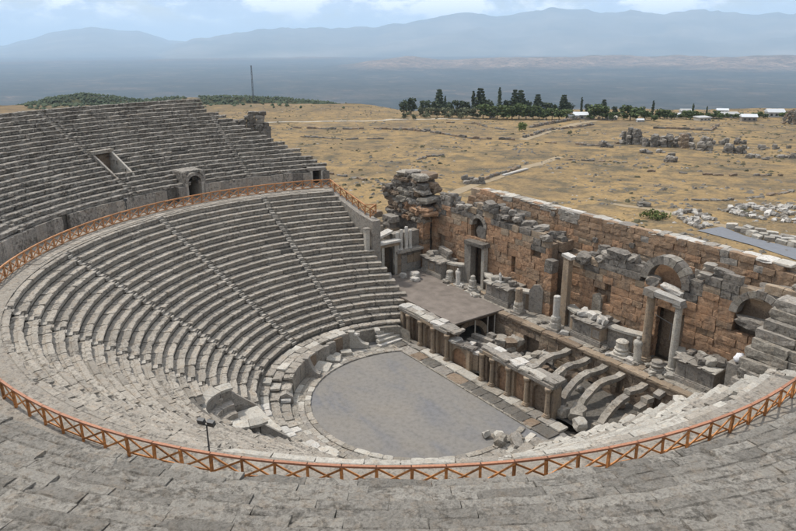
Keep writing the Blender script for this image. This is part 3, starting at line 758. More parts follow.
# seat of honour: curved bench let into the rows on the axis
ex = thing('exedra', (1.6, -16.4, 1.9), 'curved stone seat of honour with stepped benches among the lower rows', 'bench')
EC = (1.6, -16.0)
def ering(name, r0, r1, z0, z1, a0, a1, n, mat):
    for k in range(n):
        t0 = a0+(a1-a0)*k/n+0.4; t1 = a0+(a1-a0)*(k+1)/n-0.4; b = MB()
        for zz_ in (z0, z1):
            for rr in (r0, r1):
                for tt in (t0, (t0+t1)/2, t1): b.v.append((EC[0]+rr*math.cos(R(tt))+rng.uniform(-.01, .01), EC[1]+rr*math.sin(R(tt))+rng.uniform(-.01, .01), zz_+rng.uniform(-.015, .015)))
        b.f = [(0,1,4,3),(1,2,5,4),(6,9,10,7),(7,10,11,8),(0,6,7,1),(1,7,8,2),(3,4,10,9),(4,5,11,10),(0,3,9,6),(2,8,11,5)]
        b.build(name, mat, ex)
ering('back_slab', 2.75, 3.15, 1.6, 4.85, -186, 6, 9, 'grey_marble')
ering('coping_stone', 2.68, 3.75, 4.86, 5.05, -188, 8, 9, 'pale_stone')
ering('bench', 1.95, 2.74, 1.6, 3.95, -184, 4, 6, 'grey_marble')
ering('bench', 1.3, 1.94, 1.6, 3.5, -184, 4, 5, 'seat_stone')
ering('floor_slab', 0.05, 1.29, 1.6, 3.05, -184, 4, 4, 'pale_stone')
b = MB(); b.box((EC[0], EC[1]+1.1, 2.45), (4.6, 2.2, 1.1), 0, 0.03); b.build('landing', 'pale_stone', ex)
for sx_ in (-1, 1):     # wing walls sloping to the podium
    b = MB(); b.prism([(0, 1.2), (2.3, 1.2), (2.3, 2.7), (0, 4.8)] , (EC[0]+sx_*3.0-0.25, EC[1]+0.1, 0), (0, 1, 0), (0, 0, 1), (1, 0, 0), 0.5); b.build('wing_wall', 'grey_marble', ex)
# ================================================================== STAGE BUILDING
SZ = 3.5                                            # stage level
def ashlar(parent, x0, x1, z0, topfn, y, ch, mats_fn, openings=(), depth=0.6, ragged=0.35, bl=(0.8, 1.7), name='stone_block', meshes=BLK, near_ruin=True):
    """courses of separate blocks on a face at y (facing -y)"""
    z = z0; k = 0
    zmax = max(topfn(x0+(x1-x0)*i/60) for i in range(61))
    while z < zmax:
        h = ch*rng.uniform(0.85, 1.15); zc = z+h/2
        iv = [(x0, x1)]
        for op in openings:
            cut = op(zc)
            if cut is None: continue
            nv = []
            for a, b_ in iv:
                if cut[1] <= a or cut[0] >= b_: nv.append((a, b_)); continue
                if cut[0] > a+0.1: nv.append((a, cut[0]))
                if cut[1] < b_-0.1: nv.append((cut[1], b_))
            iv = nv
        for a, b_ in iv:
            x = a
            while x < b_-0.05:
                L = rng.uniform(*bl)
                if x+L > b_-0.4: L = b_-x
                xc = x+L/2; t = topfn(xc)
                if zc < t+rng.uniform(-ragged, ragged):
                    dy = rng.uniform(-0.07, 0.06)
                    if near_ruin and rng.random() < 0.005: x += L; continue
                    near_top = t-zc
                    inst(name, rng.choice(meshes), (xc, y+depth/2+dy, z+0.01), parent, (0, 0, rng.gauss(0, .006)), (L-0.02, depth, h-0.02), mats_fn(xc, zc, near_top))
                x += L
        z += h; k += 1
def prof(pts):
    xs = [p[0] for p in pts]; zs = [p[1] for p in pts]
    return lambda x: float(np.interp(x, xs, zs))
FTOP = prof([(-20.6, 12.2), (-17.5, 12.9), (-15.9, 12.1), (-13.5, 12.5), (-11.4, 13.1), (-8, 12.7), (-4.8, 12.0), (-0.7, 11.4), (-0.6, 9.9), (3.0, 9.9), (3.1, 10.6), (6.2, 11.1), (9, 11.7), (10.7, 11.4), (12, 11.6), (15, 11.6), (15.8, 11.7), (17, 12.5), (19.2, 12.6), (21, 12.7), (22.5, 13.0), (26.5, 12.9)])
WFY = 19.6
def orange(x, z, d):
    if d < 1.0: return rng.choice(['grey_stone', 'grey_stone', 'grey_marble', 'buff_stone'])
    if d < 1.9: return rng.choice(['orange_stone', 'tan_stone', 'buff_stone', 'grey_stone'])
    if z < 5.2: return rng.choice(['orange_stone', 'tan_stone', 'orange_stone'])
    return rng.choice(['orange_stone']*9+['tan_stone', 'tan_stone'])
def rect(x0, x1, z0, z1): return lambda z: (x0, x1) if z0 < z < z1 else None
def archo(xc, r, zs, z0): return lambda z: (xc-r, xc+r) if z0 < z <= zs else ((xc-math.sqrt(max(r*r-(z-zs)**2, 0)), xc+math.sqrt(max(r*r-(z-zs)**2, 0))) if zs < z < zs+r-0.05 else None)
ops = [rect(-12.5, -10.0, 0, 8.5), archo(-11.6, 1.35, 10.6, 8.9), rect(-5.95, -5.3, 6.5, 8.3), rect(-0.5, 2.8, 0, 9.2), rect(7.0, 7.75, 6.8, 8.6), archo(13.4, 2.5, 10.7, 10.2), rect(13.0, 15.7, 0, 8.6), archo(22.0, 1.95, 10.2, 8.2), rect(-19.3, -17.9, 0, 8.0)]
bays = [(-20.6, -13.6, 'orange ashlar stage wall from the ruined tower to the small arched niche'), (-13.6, -0.5, 'orange ashlar stage wall between the small arched niche and the central gap'),
        (2.8, 11.4, 'orange ashlar stage wall between the central gap and the large arch'), (11.4, 18.6, 'orange ashlar stage wall around the large arch and its portal'), (18.6, 26.5, 'orange ashlar stage wall around the niche beside the stacked blocks')]
for x0, x1, lab in bays:
    wl = thing('stage_wall', ((x0+x1)/2, WFY+0.5, SZ), lab, 'wall', 'bays of the stage wall')
    ashlar(wl, x0, x1, SZ-0.1, FTOP, WFY, 0.66, orange, ops, bl=(0.8, 2.1))
    # core behind the facing, with the recesses left open
    b = MB(); n = 18
    for k in range(n):
        xa, xb = x0+(x1-x0)*k/n, x0+(x1-x0)*(k+1)/n; xm = (xa+xb)/2
        zt = FTOP(xm)-0.5
        rec = (abs(xm+11.3) < 1.6 or abs(xm-13.9) < 2.6 or abs(xm-22) < 2.0)
        b.box((xm, (WFY+1.55 if rec else WFY+1.0), (zt+0.0)/2), (xb-xa+0.002*(k % 2), 0.5 if rec else 0.9, zt))
    b.build('wall_core', 'brown_stone', wl)
    # weathered cornice blocks lying along the ruined top
    x = x0+0.2
    while x < x1-0.3:
        L = rng.uniform(0.7, 1.8); xm = x+L/2
        if xm > -0.4 and xm < 2.9: x += L; continue
        if rng.random() < 0.95 and abs(xm-13.4) > 2.9 and abs(xm-22) > 2.3:
            for lay in range(1 if rng.random() < 0.3 else 2):
                inst('coping_block', rng.choice(RGH), (xm+rng.uniform(-.2, .2), WFY+0.65+rng.uniform(-.5, .5)+lay*0.2, FTOP(xm)-0.15+lay*0.42), wl, (rng.gauss(0, .08), rng.gauss(0, .1), rng.gauss(0, .25)), (L, rng.uniform(0.7, 1.3), rng.uniform(0.35, 0.65)), rng.choice(['grey_stone', 'grey_stone', 'grey_marble']))
        x += L*rng.uniform(0.8, 1.1)
    if x0 == -13.6:
        pass
# arches in the wall
def arch_thing(xc, zs, r0, r1, n, label, back, depth=0.8, y=None):
    a = thing('wall_arch', (xc, WFY, zs), label, 'arch')
    voussoirs(a, 'arch_stone', (xc, (y or WFY)-0.12, zs), (1, 0, 0), (0, 1, 0), r0, r1, depth, n, ['grey_marble', 'grey_stone', 'rubble_stone'], jit=0.06)
    b = MB(); b.box((xc, WFY+1.25, zs-0.1), (2*r0+0.3, 0.2, 2*r0+0.2)); b.build('back_wall', back, a)
    return a
arch_thing(-11.6, 10.65, 1.0, 1.42, 7, 'small brown arch over a grey niche high in the stage wall', 'grey_stone')
big = arch_thing(13.4, 10.75, 1.75, 2.55, 11, 'large grey arch of wedge stones standing proud of the stage wall', 'orange_stone', 1.0)
arch_thing(22.0, 10.2, 1.75, 2.35, 9, 'wide shadowed arch beside the stacked blocks at the end of the stage wall', 'brown_stone', 0.9)
def block(name, c, s, mat, label=None, cat='block', group=None, rz=0.0, tilt=(0, 0), meshes=RGH, parent=None):
    o = inst(name, rng.choice(meshes), c, parent, (tilt[0], tilt[1], rz), s, mat)
    if label: tag(o, label, cat, group)
    return o
block('niche_block', (-11.6, WFY+0.75, 9.2), (1.7, 0.7, 1.3), 'grey_marble', 'grey block standing in the small arched niche')
block('lintel_block', (22.0, WFY+0.2, 9.3), (3.7, 1.0, 0.75), 'grey_stone', 'dark grey lintel block across the foot of the wide shadowed arch', tilt=(0.05, 0.0))
block('fallen_block', (12.2, WFY+0.2, 10.25), (1.3, 0.9, 0.8), 'grey_marble', 'pale broken block on the sill of the large arch', rz=0.2)
block('fallen_block', (14.2, WFY-0.05, 10.2), (2.2, 0.8, 0.45), 'white_marble', 'white beam end lying under the large arch', tilt=(0, 0.2))
# packed rubble between the two walls
b = MB(); b.box((2.5, 22.2, 4.9), (46, 1.9, 9.8)); b.box((-9, 22.2, 10.5), (18, 1.9, 1.3), 0, 0.2); b.box((18, 22.2, 10.4), (14, 1.9, 1.2), 0, 0.2)
o = b.build('wall_fill', 'brown_stone'); tag(o, 'brown rubble fill between the front and rear stage walls', 'rubble', kind='structure')
# rear wall
RTOP = prof([(-18.5, 12.3), (-16.5, 13.1), (-15.2, 13.65), (21, 13.65), (23.5, 13.4), (25, 12.6)])
rw = thing('rear_wall', (2, 24.2, 3), 'long rear stage wall of buff blocks topped by a pale coping', 'wall')
def buff(x, z, d): return rng.choice(['tan_stone']*6+['orange_stone', 'buff_stone' if d > 1.5 else 'grey_marble'])
ashlar(rw, -18.0, 25.0, 9.6, RTOP, 23.3, 0.68, buff, (), depth=0.7, ragged=0.0, bl=(0.8, 1.9))
b = MB(); b.box((3.2, 24.4, 6.0), (42.5, 0.9, 15.2)); b.box((3.2, 23.7, 4.7), (42.3, 0.5, 9.7)); b.build('wall_core', 'buff_stone', rw)
b = MB(); b.box((-1, 23.15, 9.95), (15, 0.5, 0.28), 0, 0.02); b.build('ledge', 'buff_stone', rw)
x = -16.0
while x < 21:
    L = rng.uniform(0.8, 2.0)
    if rng.random() < 0.93: block('coping_stone', (x+L/2, 24.05+rng.uniform(-.05, .05), 13.7+rng.uniform(-.05, .05)), (L-0.03, rng.uniform(1.25, 1.6), 0.24), rng.choice(['white_marble', 'pale_stone', 'pale_stone', 'grey_marble']), meshes=SLB, parent=rw, tilt=(rng.gauss(0, .02), rng.gauss(0, .02)))
    x += L
for k in range(60):      # jumbled blocks on the fill between the walls
    x = rng.choice([rng.uniform(-14, -1), rng.uniform(4, 25), rng.uniform(14, 25)])
    block('fallen_block', (x, 22.1+rng.uniform(-.6, .5), 10.1+rng.uniform(-.1, .9)), (rng.uniform(0.8, 1.9), rng.uniform(0.7, 1.2), rng.uniform(0.5, 1.0)), rng.choice(['grey_stone', 'grey_stone', 'grey_marble']), 'weathered grey block jumbled between the front and rear stage walls', group='blocks jumbled between the stage walls', rz=rng.uniform(-.5, .5), tilt=(rng.gauss(0, .15), rng.gauss(0, .15)))
for k, (x, z) in enumerate([(2.5, 11.4), (7.0, 11.9), (-3.5, 13.0)]):
    block('dark_socket', (x, 23.25, z), (0.6, 0.3, 0.5), 'grey_stone', 'dark weathered boss on the face of the rear stage wall', group='bosses on the rear wall')
# big grey masonry past the rear wall's end
en = thing('ruined_masonry', (25, 22, 10), 'heap of large grey blocks closing the end of the rear stage wall', 'ruin')
for k in range(20):
    block('stone_block', (rng.uniform(21.5, 31), rng.uniform(20.8, 24.5), 10.0+rng.uniform(0, 2.6)), (rng.uniform(1.2, 3.2), rng.uniform(1.0, 1.6), rng.uniform(0.8, 1.5)), rng.choice(['grey_stone', 'grey_stone', 'grey_marble']), parent=en, rz=rng.gauss(0, .15), tilt=(rng.gauss(0, .06), rng.gauss(0, .06)))
b = MB(); b.box((27.5, 22.3, 5.2), (8.5, 4.0, 10.6)); b.build('masonry_core', 'grey_stone', en)
# ruined tower at the far end
tw = thing('ruined_tower', (-24.5, 19.5, 3), 'ragged tower of piled dark grey masonry at the far end of the stage', 'ruin')
b = MB(); b.box((-24.6, 19.9, 4.8), (7.4, 3.0, 9.8), 0, 0.1); b.build('masonry_core', 'grey_stone', tw)
for lay in range(11):
    z = 9.3+lay*0.55; half = 4.0 if lay < 3 else 4.7-0.05*lay if lay < 6 else 4.3-0.45*(lay-5)
    cx = -24.4 - (0.4 if 3 <= lay <= 6 else 0) + 0.12*max(lay-6, 0)
    x = cx-half
    while x < cx+half-0.3:
        L = rng.uniform(0.9, 2.3)
        for yy in (18.6, 20.0):
            lo = lay < 4 and rng.random() < 0.5
            block('stone_block', (x+L/2, yy+rng.uniform(-.25, .25), z+rng.uniform(-.06, .06)), (L*1.02, rng.uniform(1.3, 1.8), 0.6*rng.uniform(0.9, 1.25)), 'orange_stone' if lo and x > cx-1 else rng.choice(['grey_stone', 'grey_stone', 'grey_marble', 'brown_stone', 'rubble_stone']), parent=tw, rz=rng.gauss(0, .12), tilt=(rng.gauss(0, .06), rng.gauss(0, .06)))
        x += L
# orange pier and grey shelf right of the tower
pr = thing('stone_pier', (-21.0, 18.6, 3.5), 'orange stone pier with a grey slab on top beside the ruined tower', 'pier')
for k in range(12): block('stone_block', (-21.0+rng.uniform(-.05, .05), 18.6, 3.5+k*0.62), (1.3, 1.2, 0.61), rng.choice(['orange_stone', 'orange_stone', 'brown_stone', 'grey_marble' if k < 4 else 'orange_stone']), parent=pr, meshes=BLK)
block('cap_slab', (-20.4, 18.5, 10.95), (2.6, 1.5, 0.55), 'grey_stone', parent=pr)

# ------------------------------------------------------------------ side wing with its door (faces the stage from the far end)
vw = thing('side_wing', (-21, 14, SZ), 'grey marble side wing with a framed doorway at the far end of the stage', 'building')
for y0, y1, z0, z1 in ((10.2, 11.7, 3.4, 7.6), (13.7, 17.8, 3.4, 6.2)):
    y = y0
    while y < y1-0.1:
        L = min(rng.uniform(0.9, 1.5), y1-y); L = y1-y if y1-y-L < 0.4 else L
        z = z0
        while z < z1-0.05:
            h = min(rng.uniform(0.8, 1.3), z1-z); h = z1-z if z1-z-h < 0.3 else h
            inst('wall_block', rng.choice(BLK), (-20.75, y+L/2, z), vw, (0, 0, PI/2), (L-0.02, 0.7, h-0.02), rng.choice(['grey_marble', 'grey_marble', 'buff_stone'])); z += h
        y += L
b = MB(); b.box((-21.6, 14, 4.4), (1.1, 7.6, 9.0)); 
b = MB(); b.box((-21.75, 16.0, 4.1), (1.2, 4.2, 8.6), 0, 0.08); b.box((-21.75, 10.9, 3.6), (1.2, 1.4, 7.6), 0, 0.05); b.build('wall_core', 'grey_marble', vw)
b = MB(); b.box((-22.0, 12.75, 5.4), (0.25, 2.2, 4.2)); b.build('door_back', 'brown_stone', vw)
for yy in (11.75, 13.72):
    b = MB(); b.box((-20.4, yy, 5.4), (0.45, 0.42, 3.8), 0, 0.02); b.build('jamb', 'pale_stone', vw)
b = MB(); b.box((-20.5, 12.73, 7.5), (0.75, 2.9, 0.45), 0, 0.03); b.build('lintel', 'buff_stone', vw)
b = MB(); b.box((-20.4, 12.7, 7.86), (1.0, 3.4, 0.26), 0, 0.03); b.build('cornice', 'white_marble', vw)
b = MB(); b.box((-21.6, 12.4, 8.5), (1.2, 3.0, 0.25), 0, 0.02, (0.25, 0)); b.build('gable_slab', 'white_marble', vw)
for yy in (11.95, 12.45, 13.0, 13.5):
    b = MB(); b.bar((-20.6, yy, 3.6), (-20.6, yy, 7.1), 0.05); b.build('grille_bar', 'bark', vw)
b = MB(); b.bar((-20.6, 11.9, 5.3), (-20.6, 13.5, 5.3), 0.05); b.build('grille_bar', 'bark', vw)
b = MB(); b.box((-20.45, 15.8, 6.32), (1.1, 4.1, 0.25), 0, 0.02); b.build('cornice', 'grey_marble', vw)
for i, yy in enumerate((14.2, 14.8, 15.6, 16.2)):
    b = MB(); b.lathe((-20.6, yy, 6.45), [(0.3, 0), (0.3, 0.12), (0.24, 0.2), (0.23, 2.2+0.25*(i % 3)), (0.2, 2.35+0.25*(i % 3))], 10, 0.01)
    o = b.build('half_column', 'white_marble', vw)
for i, (yy, z0, z1) in enumerate(((9.45, 6.6, 10.0), (10.75, 6.6, 9.9))):
    o = thing('stone_pillar', (-20.2, yy, z0), ['square pale pillar against the end of the seating', 'square pale pillar beside the wing doorway'][i], 'pillar')
    b = MB(); b.box((-20.2, yy, (z0+z1)/2), (0.55, 0.55, z1-z0), 0, 0.03); b.build('shaft', 'pale_stone', o)
    b = MB(); b.box((-20.2, yy, z0-0.12), (0.75, 0.75, 0.26), 0, 0.02); b.build('base', 'grey_marble', o)
    b = MB(); b.box((-20.2, yy, z1+0.09), (0.68, 0.68, 0.2), 0, 0.03); b.build('capital', 'grey_marble', o)
b = MB(); b.box((-20.4, 9.7, 3.2), (1.6, 2.6, 6.5), 0, 0.06); o = b.build('pillar_podium', 'grey_marble'); tag(o, 'grey stone podium under the two square pillars', 'podium')
# low ruined walls between wing and tower (behind)
lw = thing('ruined_wall', (-30, 17, 6), 'broken pale wall between the seating end and the ruined tower', 'wall')
for lay in range(7):
    x = -32.0
    while x < -25.0:
        L = rng.uniform(0.9, 1.9)
        if lay < 5 or rng.random() < 0.55: block('stone_block', (x+L/2, 16.2+rng.uniform(-.1, .1), 4.2+lay*0.8), (L, 1.3, 0.8), rng.choice(['rubble_stone', 'buff_stone', 'grey_marble']), parent=lw, rz=rng.gauss(0, .04), meshes=BLK)
        x += L

# ------------------------------------------------------------------ stage podium (front wall, ledge, pedestals)
sp_ = thing('stage_podium', (6, 16.5, 0), 'brown podium wall carrying the columns and pedestals of the stage front', 'podium')
ashlar(sp_, -4.0, 21.5, 0.0, lambda x: 3.2, 15.6, 0.55, lambda x, z, d: rng.choice(['brown_stone', 'brown_stone', 'buff_stone']), [rect(0.6, 2.6, 0, 2.3), rect(16.2, 17.0, 0, 2.4), rect(12.3, 13.0, 0.4, 2.5)], 0.5, 0.0, (0.9, 1.9))
b = MB(); b.box((0.6, 17.95, 1.6), (42.6, 3.5, 3.2)); b.box((-12, 16.3, 1.5), (16, 0.6, 3.0)); b.build('podium_core', 'brown_stone', sp_)
x = -3.6
while x < 21.3:
    L = rng.uniform(1.4, 3.0); L = min(L, 21.5-x)
    block('ledge_stone', (x+L/2, 15.85, 3.2), (L-0.02, 0.85, 0.3), rng.choice(['buff_stone', 'brown_stone', 'buff_stone']), meshes=SLB, parent=sp_); x += L
x = -20.3
while x < 21.3:
    L = rng.uniform(1.0, 2.2)
    for yy in (16.9, 18.2, 19.2):
        block('paving_slab', (x+L/2, yy+rng.uniform(-.04, .04), 3.28+rng.uniform(-.02, .02)), (L-0.02, 1.28, 0.22), rng.choice(['rubble_stone', 'grey_marble', 'buff_stone', 'rubble_stone']), meshes=SLB, parent=sp_, tilt=(rng.gauss(0, .01), rng.gauss(0, .01)))
    x += L
PNAME = ['panelled grey pedestal nearest the side wing, broken cornice beams on top', 'panelled grey pedestal beside the stage deck, white rubble on top', 'panelled grey pedestal between central gap and large arch portal', 'panelled grey pedestal right of the two-column portal, dark blocks on top']
PED = [(-19.2, -15.4), (-7.2, -3.6), (5.5, 9.0), (17.0, 20.5)]
for k, (x0, x1) in enumerate(PED):
    pd = thing('pedestal', ((x0+x1)/2, 18.3, SZ), PNAME[k], 'pedestal', 'pedestals along the stage front')
    xm = (x0+x1)/2; wx = x1-x0
    b = MB(); b.box((xm, 18.3, 3.72), (wx+0.24, 2.74, 0.44), 0, 0.015); b.box((xm, 18.3, 4.0), (wx+0.1, 2.6, 0.14)); b.build('plinth', 'grey_marble', pd)
    nb = 3
    for i in range(nb):
        b = MB(); xa = x0+wx*i/nb; b.box((xa+wx/nb/2, 18.3, 4.68), (wx/nb-0.015, 2.42, 1.22), 0, 0.008); b.build('panel_block', rng.choice(['grey_marble', 'buff_stone', 'grey_marble']), pd)
        b = MB(); b.box((xa+wx/nb/2, 17.08, 4.68), (wx/nb-0.4, 0.06, 0.8), 0, 0.005); b.build('raised_panel', 'grey_marble', pd)
    b = MB(); b.box((xm, 18.3, 5.37), (wx+0.12, 2.6, 0.16)); b.build('moulding', 'grey_marble', pd)
    for i in range(3):
        xa = x0-0.22+(wx+0.44)*i/3; block('cornice_slab', (xa+(wx+0.44)/6, 18.25, 5.45), ((wx+0.44)/3-0.015, 3.0, 0.26), rng.choice(['pale_stone', 'grey_marble']), meshes=SLB, parent=pd)
    for i in range((4, 5, 9, 10)[k]):
        mt = ('grey_marble', 'white_marble', 'white_marble', 'grey_stone')[k] if rng.random() < 0.6 else rng.choice(['grey_stone', 'grey_marble', 'pale_stone'])
        block('fallen_block', (rng.uniform(x0+0.3, x1-0.3), rng.uniform(17.6, 19.2), 5.70+rng.uniform(0, .1)), (rng.uniform(0.6, 1.5), rng.uniform(0.4, 0.9), rng.uniform(0.3, 0.6)), mt, 'loose carved block lying on the ' + ('pedestal nearest the side wing', 'pedestal beside the stage deck', 'pedestal between central gap and portal', 'pedestal right of the portal')[k], group='loose blocks on the pedestals', rz=rng.uniform(-1, 1), tilt=(rng.gauss(0, .12), rng.gauss(0, .12)))
for i in range(3):
    block('cornice_beam', (-17.0+0.25*i, 18.9-0.1*i, 5.75+0.38*i), (2.6, 0.55, 0.38), 'grey_marble', ('bottom', 'middle', 'top')[i]+' grey cornice beam stacked on the pedestal nearest the side wing', 'beam', rz=-0.25+0.05*i, tilt=(0.1, 0.05), meshes=BLK)
# concave walls linking pedestals and doors
def recess(pts, label):
    o = thing('recess_wall', (pts[0][0], pts[0][1], SZ), label, 'wall', 'curved walls between pedestals')
    # smooth the path (quadratic bezier)
    P0, P1, P2 = [Vector((p[0], p[1], 0)) for p in pts]; n = 5
    q = [P0*(1-u)**2 + P1*2*u*(1-u) + P2*u*u for u in [i/n for i in range(n+1)]]
    for i in range(n):
        a, c = q[i], q[i+1]; d = c-a; rz = math.atan2(d.y, d.x); m_ = (a+c)/2; L = d.length
        b = MB(); b.box((m_.x, m_.y, 4.45), (L+0.01, 0.5, 1.9), rz, 0.01); b.build('wall_block', rng.choice(['grey_marble', 'buff_stone', 'grey_marble']), o)
        b = MB(); b.box((m_.x, m_.y, 5.52), (L+0.05, 0.95, 0.24), rz, 0.015); b.build('cornice_slab', 'pale_stone', o)
recess([(-15.4, 18.2), (-13.9, 18.3), (-13.2, 19.3)], 'short curved wall from the first pedestal to the small arched niche door')
recess([(-9.3, 19.3), (-8.6, 18.5), (-7.2, 18.4)], 'short curved wall between the niche door and the pedestal by the deck')
recess([(-3.5, 18.2), (-2.6, 18.4), (-1.4, 19.0)], 'short curved wall between the deck pedestal and the central gap')
recess([(3.3, 19.2), (4.2, 18.5), (5.4, 18.4)], 'short curved wall from the central gap to the third pedestal')
recess([(9.1, 18.2), (11.3, 18.3), (12.9, 19.2)], 'curved wall with pale cornice left of the two-column portal')
recess([(15.9, 19.2), (16.2, 18.5), (17.0, 18.2)], 'short curved wall right of the two-column portal')

# portals
p1 = thing('portal', (-11.3, 19.3, SZ), 'narrow stone portal with a grey lintel below the small arched niche', 'portal')
b = MB(); b.box((-12.5, 19.2, 6.0), (1.1, 0.8, 5.0), 0, 0.04); b.build('jamb', 'grey_marble', p1)
b = MB(); b.box((-9.95, 19.2, 6.0), (0.5, 0.6, 5.0), 0, 0.03); b.build('jamb', 'pale_stone', p1)
b = MB(); b.box((-11.25, 19.1, 8.72), (3.3, 1.2, 0.45), 0, 0.05, (0, -0.03)); b.build('lintel', 'grey_stone', p1)
b = MB(); b.box((-11.25, 20.6, 6.0), (2.6, 0.2, 5.0)); b.build('door_back', 'brown_stone', p1)
p2 = thing('portal', (14.5, 18.4, SZ), 'two-column portal with a broken white beam in front of the large arch', 'portal')
def column(parent, x, y, z0, z1, r, mat, name='column'):
    b = MB(); b.lathe((x, y, z0), [(r*1.5, 0), (r*1.5, 0.18), (r*1.3, 0.26), (r*1.35, 0.36), (r*1.02, 0.45), (r, 0.6), (r*0.93, (z1-z0)*0.6), (r*0.86, z1-z0)], 14, 0.006); return b.build(name, mat, parent)
column(p2, 13.1, 18.3, SZ, 9.8, 0.42, 'buff_stone'); column(p2, 15.9, 18.3, SZ, 9.6, 0.36, 'pale_stone')
b = MB(); b.box((13.1, 18.3, 10.15), (1.1, 1.1, 0.7), 0, 0.06); b.build('capital', 'grey_marble', p2)
b = MB(); b.box((15.9, 18.3, 9.75), (0.85, 0.85, 0.3), 0, 0.05); b.build('capital', 'grey_marble', p2)
b = MB(); b.box((14.9, 18.2, 10.15), (2.7, 0.85, 0.45), 0, 0.05, (0.0, 0.06)); b.build('lintel', 'white_marble', p2)
b = MB(); b.bar((13.3, 18.9, 7.9), (15.7, 18.9, 7.4), 0.07); b.bar((15.0, 18.9, 7.5), (15.0, 18.9, 6.0), 0.06); b.build('steel_brace', 'steel', p2)
b = MB(); b.box((14.4, 20.7, 6.0), (2.8, 0.2, 5.2)); b.build('door_back', 'brown_stone', p2)
# standing columns, stumps, drums and statues on the stage edge
def stump(x, y, prof_, mat, label, name='column_base', cat='column', seg=12, tilt=None):
    o = thing(name, (x, y, SZ), label, cat)
    b = MB(); b.box((x, y, SZ+0.1), (prof_[0][0]*2.3, prof_[0][0]*2.3, 0.22), 0.05, 0.02); b.build('plinth', mat, o)
    b = MB(); b.lathe((x, y, SZ+0.2), prof_, seg, 0.012, tilt=tilt); b.build('drum', mat, o)
    return o
DR = [(0.55, 0), (0.55, 0.2), (0.48, 0.28), (0.52, 0.42), (0.44, 0.5), (0.42, 0.8), (0.46, 0.95), (0.40, 1.1), (0.15, 1.2)]
stump(-14.3, 17.6, DR, 'pale_stone', 'short pale column base left of the standing statue')
stump(-9.6, 17.2, [(0.6, 0), (0.6, 0.3), (0.5, 0.4), (0.55, 0.6), (0.45, 0.7), (0.42, 1.3), (0.3, 1.4), (0.28, 1.8), (0.12, 1.9)], 'pale_stone', 'tall stepped column base right of the standing statue')
stump(11.3, 17.3, [(0.75, 0), (0.75, 0.25), (0.6, 0.35), (0.68, 0.55), (0.56, 0.7), (0.55, 1.1), (0.6, 1.25), (0.45, 1.35), (0.1, 1.4)], 'pale_stone', 'thick moulded column base left of the headless figure')
stump(15.3, 17.0, [(0.62, 0), (0.62, 0.25), (0.5, 0.35), (0.6, 0.5), (0.62, 0.6), (0.48, 0.7), (0.5, 0.9), (0.4, 0.95)], 'grey_marble', 'round grey column base in front of the portal column')
def pillar_on_base(x, y, label, r, h0, h1, mat, sq=False):
    o = thing('column', (x, y, SZ), label, 'column')
    b = MB(); b.box((x, y, SZ+0.12), (1.25, 1.25, 0.25), 0.1, 0.02); b.build('plinth', 'grey_marble', o)
    b = MB(); b.lathe((x, y, SZ+0.24), [(0.56, 0), (0.56, h0*0.45), (0.5, h0*0.5), (0.54, h0*0.8), (0.46, h0)], 8 if sq else 12, 0.012); b.build('base', 'pale_stone', o)
    b = MB(); b.lathe((x, y, SZ+0.24+h0), [(r*1.1, 0), (r, 0.1), (r*0.95, h1*0.97), (r*0.8, h1)], 14, 0.012); b.build('shaft', mat, o)
pillar_on_base(-1.9, 17.0, 'short buff column on a stepped base by the central gap', 0.38, 1.1, 1.5, 'buff_stone')
pillar_on_base(3.5, 16.9, 'broken white column on a moulded base by the central gap', 0.36, 1.2, 2.2, 'white_marble')
o = thing('stone_pillar', (3.0, 18.7, SZ), 'tall slim pilaster with a white cap beside the central gap', 'pillar')
b = MB(); b.box((3.0, 18.7, 7.1), (0.75, 0.7, 7.2), 0, 0.03); b.build('shaft', 'buff_stone', o)
b = MB(); b.box((3.1, 18.7, 10.85), (1.2, 0.9, 0.3), 0, 0.05, (0, 0.12)); b.build('cap_slab', 'white_marble', o)
o = thing('stone_pillar', (1.1, 19.2, SZ), 'shorter rough pier in the shadow of the central gap', 'pillar')
for k in range(9): block('stone_block', (0.2, 19.4, SZ+k*0.68), (1.1, 1.0, 0.67), rng.choice(['orange_stone', 'brown_stone', 'grey_stone' if k > 6 else 'orange_stone']), parent=o, meshes=BLK)
block('coping_block', (4.3, 19.5, 10.3), (1.5, 1.2, 0.8), 'grey_stone', 'dark grey block on the wall just right of the tall pilaster')
block('coping_block', (7.9, 20.0, 11.5), (2.6, 1.3, 0.9), 'grey_stone', 'large projecting grey block on the wall above the small window')
b = MB(); b.prism([(-0.75, 0), (0.75, 0), (0.8, 2.6), (0.25, 3.2), (-0.35, 3.05), (-0.78, 2.4)], (-0.9, 18.5, SZ), (0.92, 0.38, 0), (0, 0, 1), (-0.38, 0.92, 0), 0.35)
o = b.build('upright_slab', 'grey_marble'); tag(o, 'upright pale slab with a broken top at the central gap', 'slab')
b = MB(); b.prism([(-0.55, 0), (0.55, 0), (0.5, 1.7), (0.1, 2.2), (-0.5, 1.9)], (6.4, 19.3, 5.6), (1, 0, 0), (0, 0, 1), (0, 1, 0), 0.35)
o = b.build('upright_slab', 'rubble_stone'); tag(o, 'pale upright slab leaning on the wall beside the small window', 'slab')
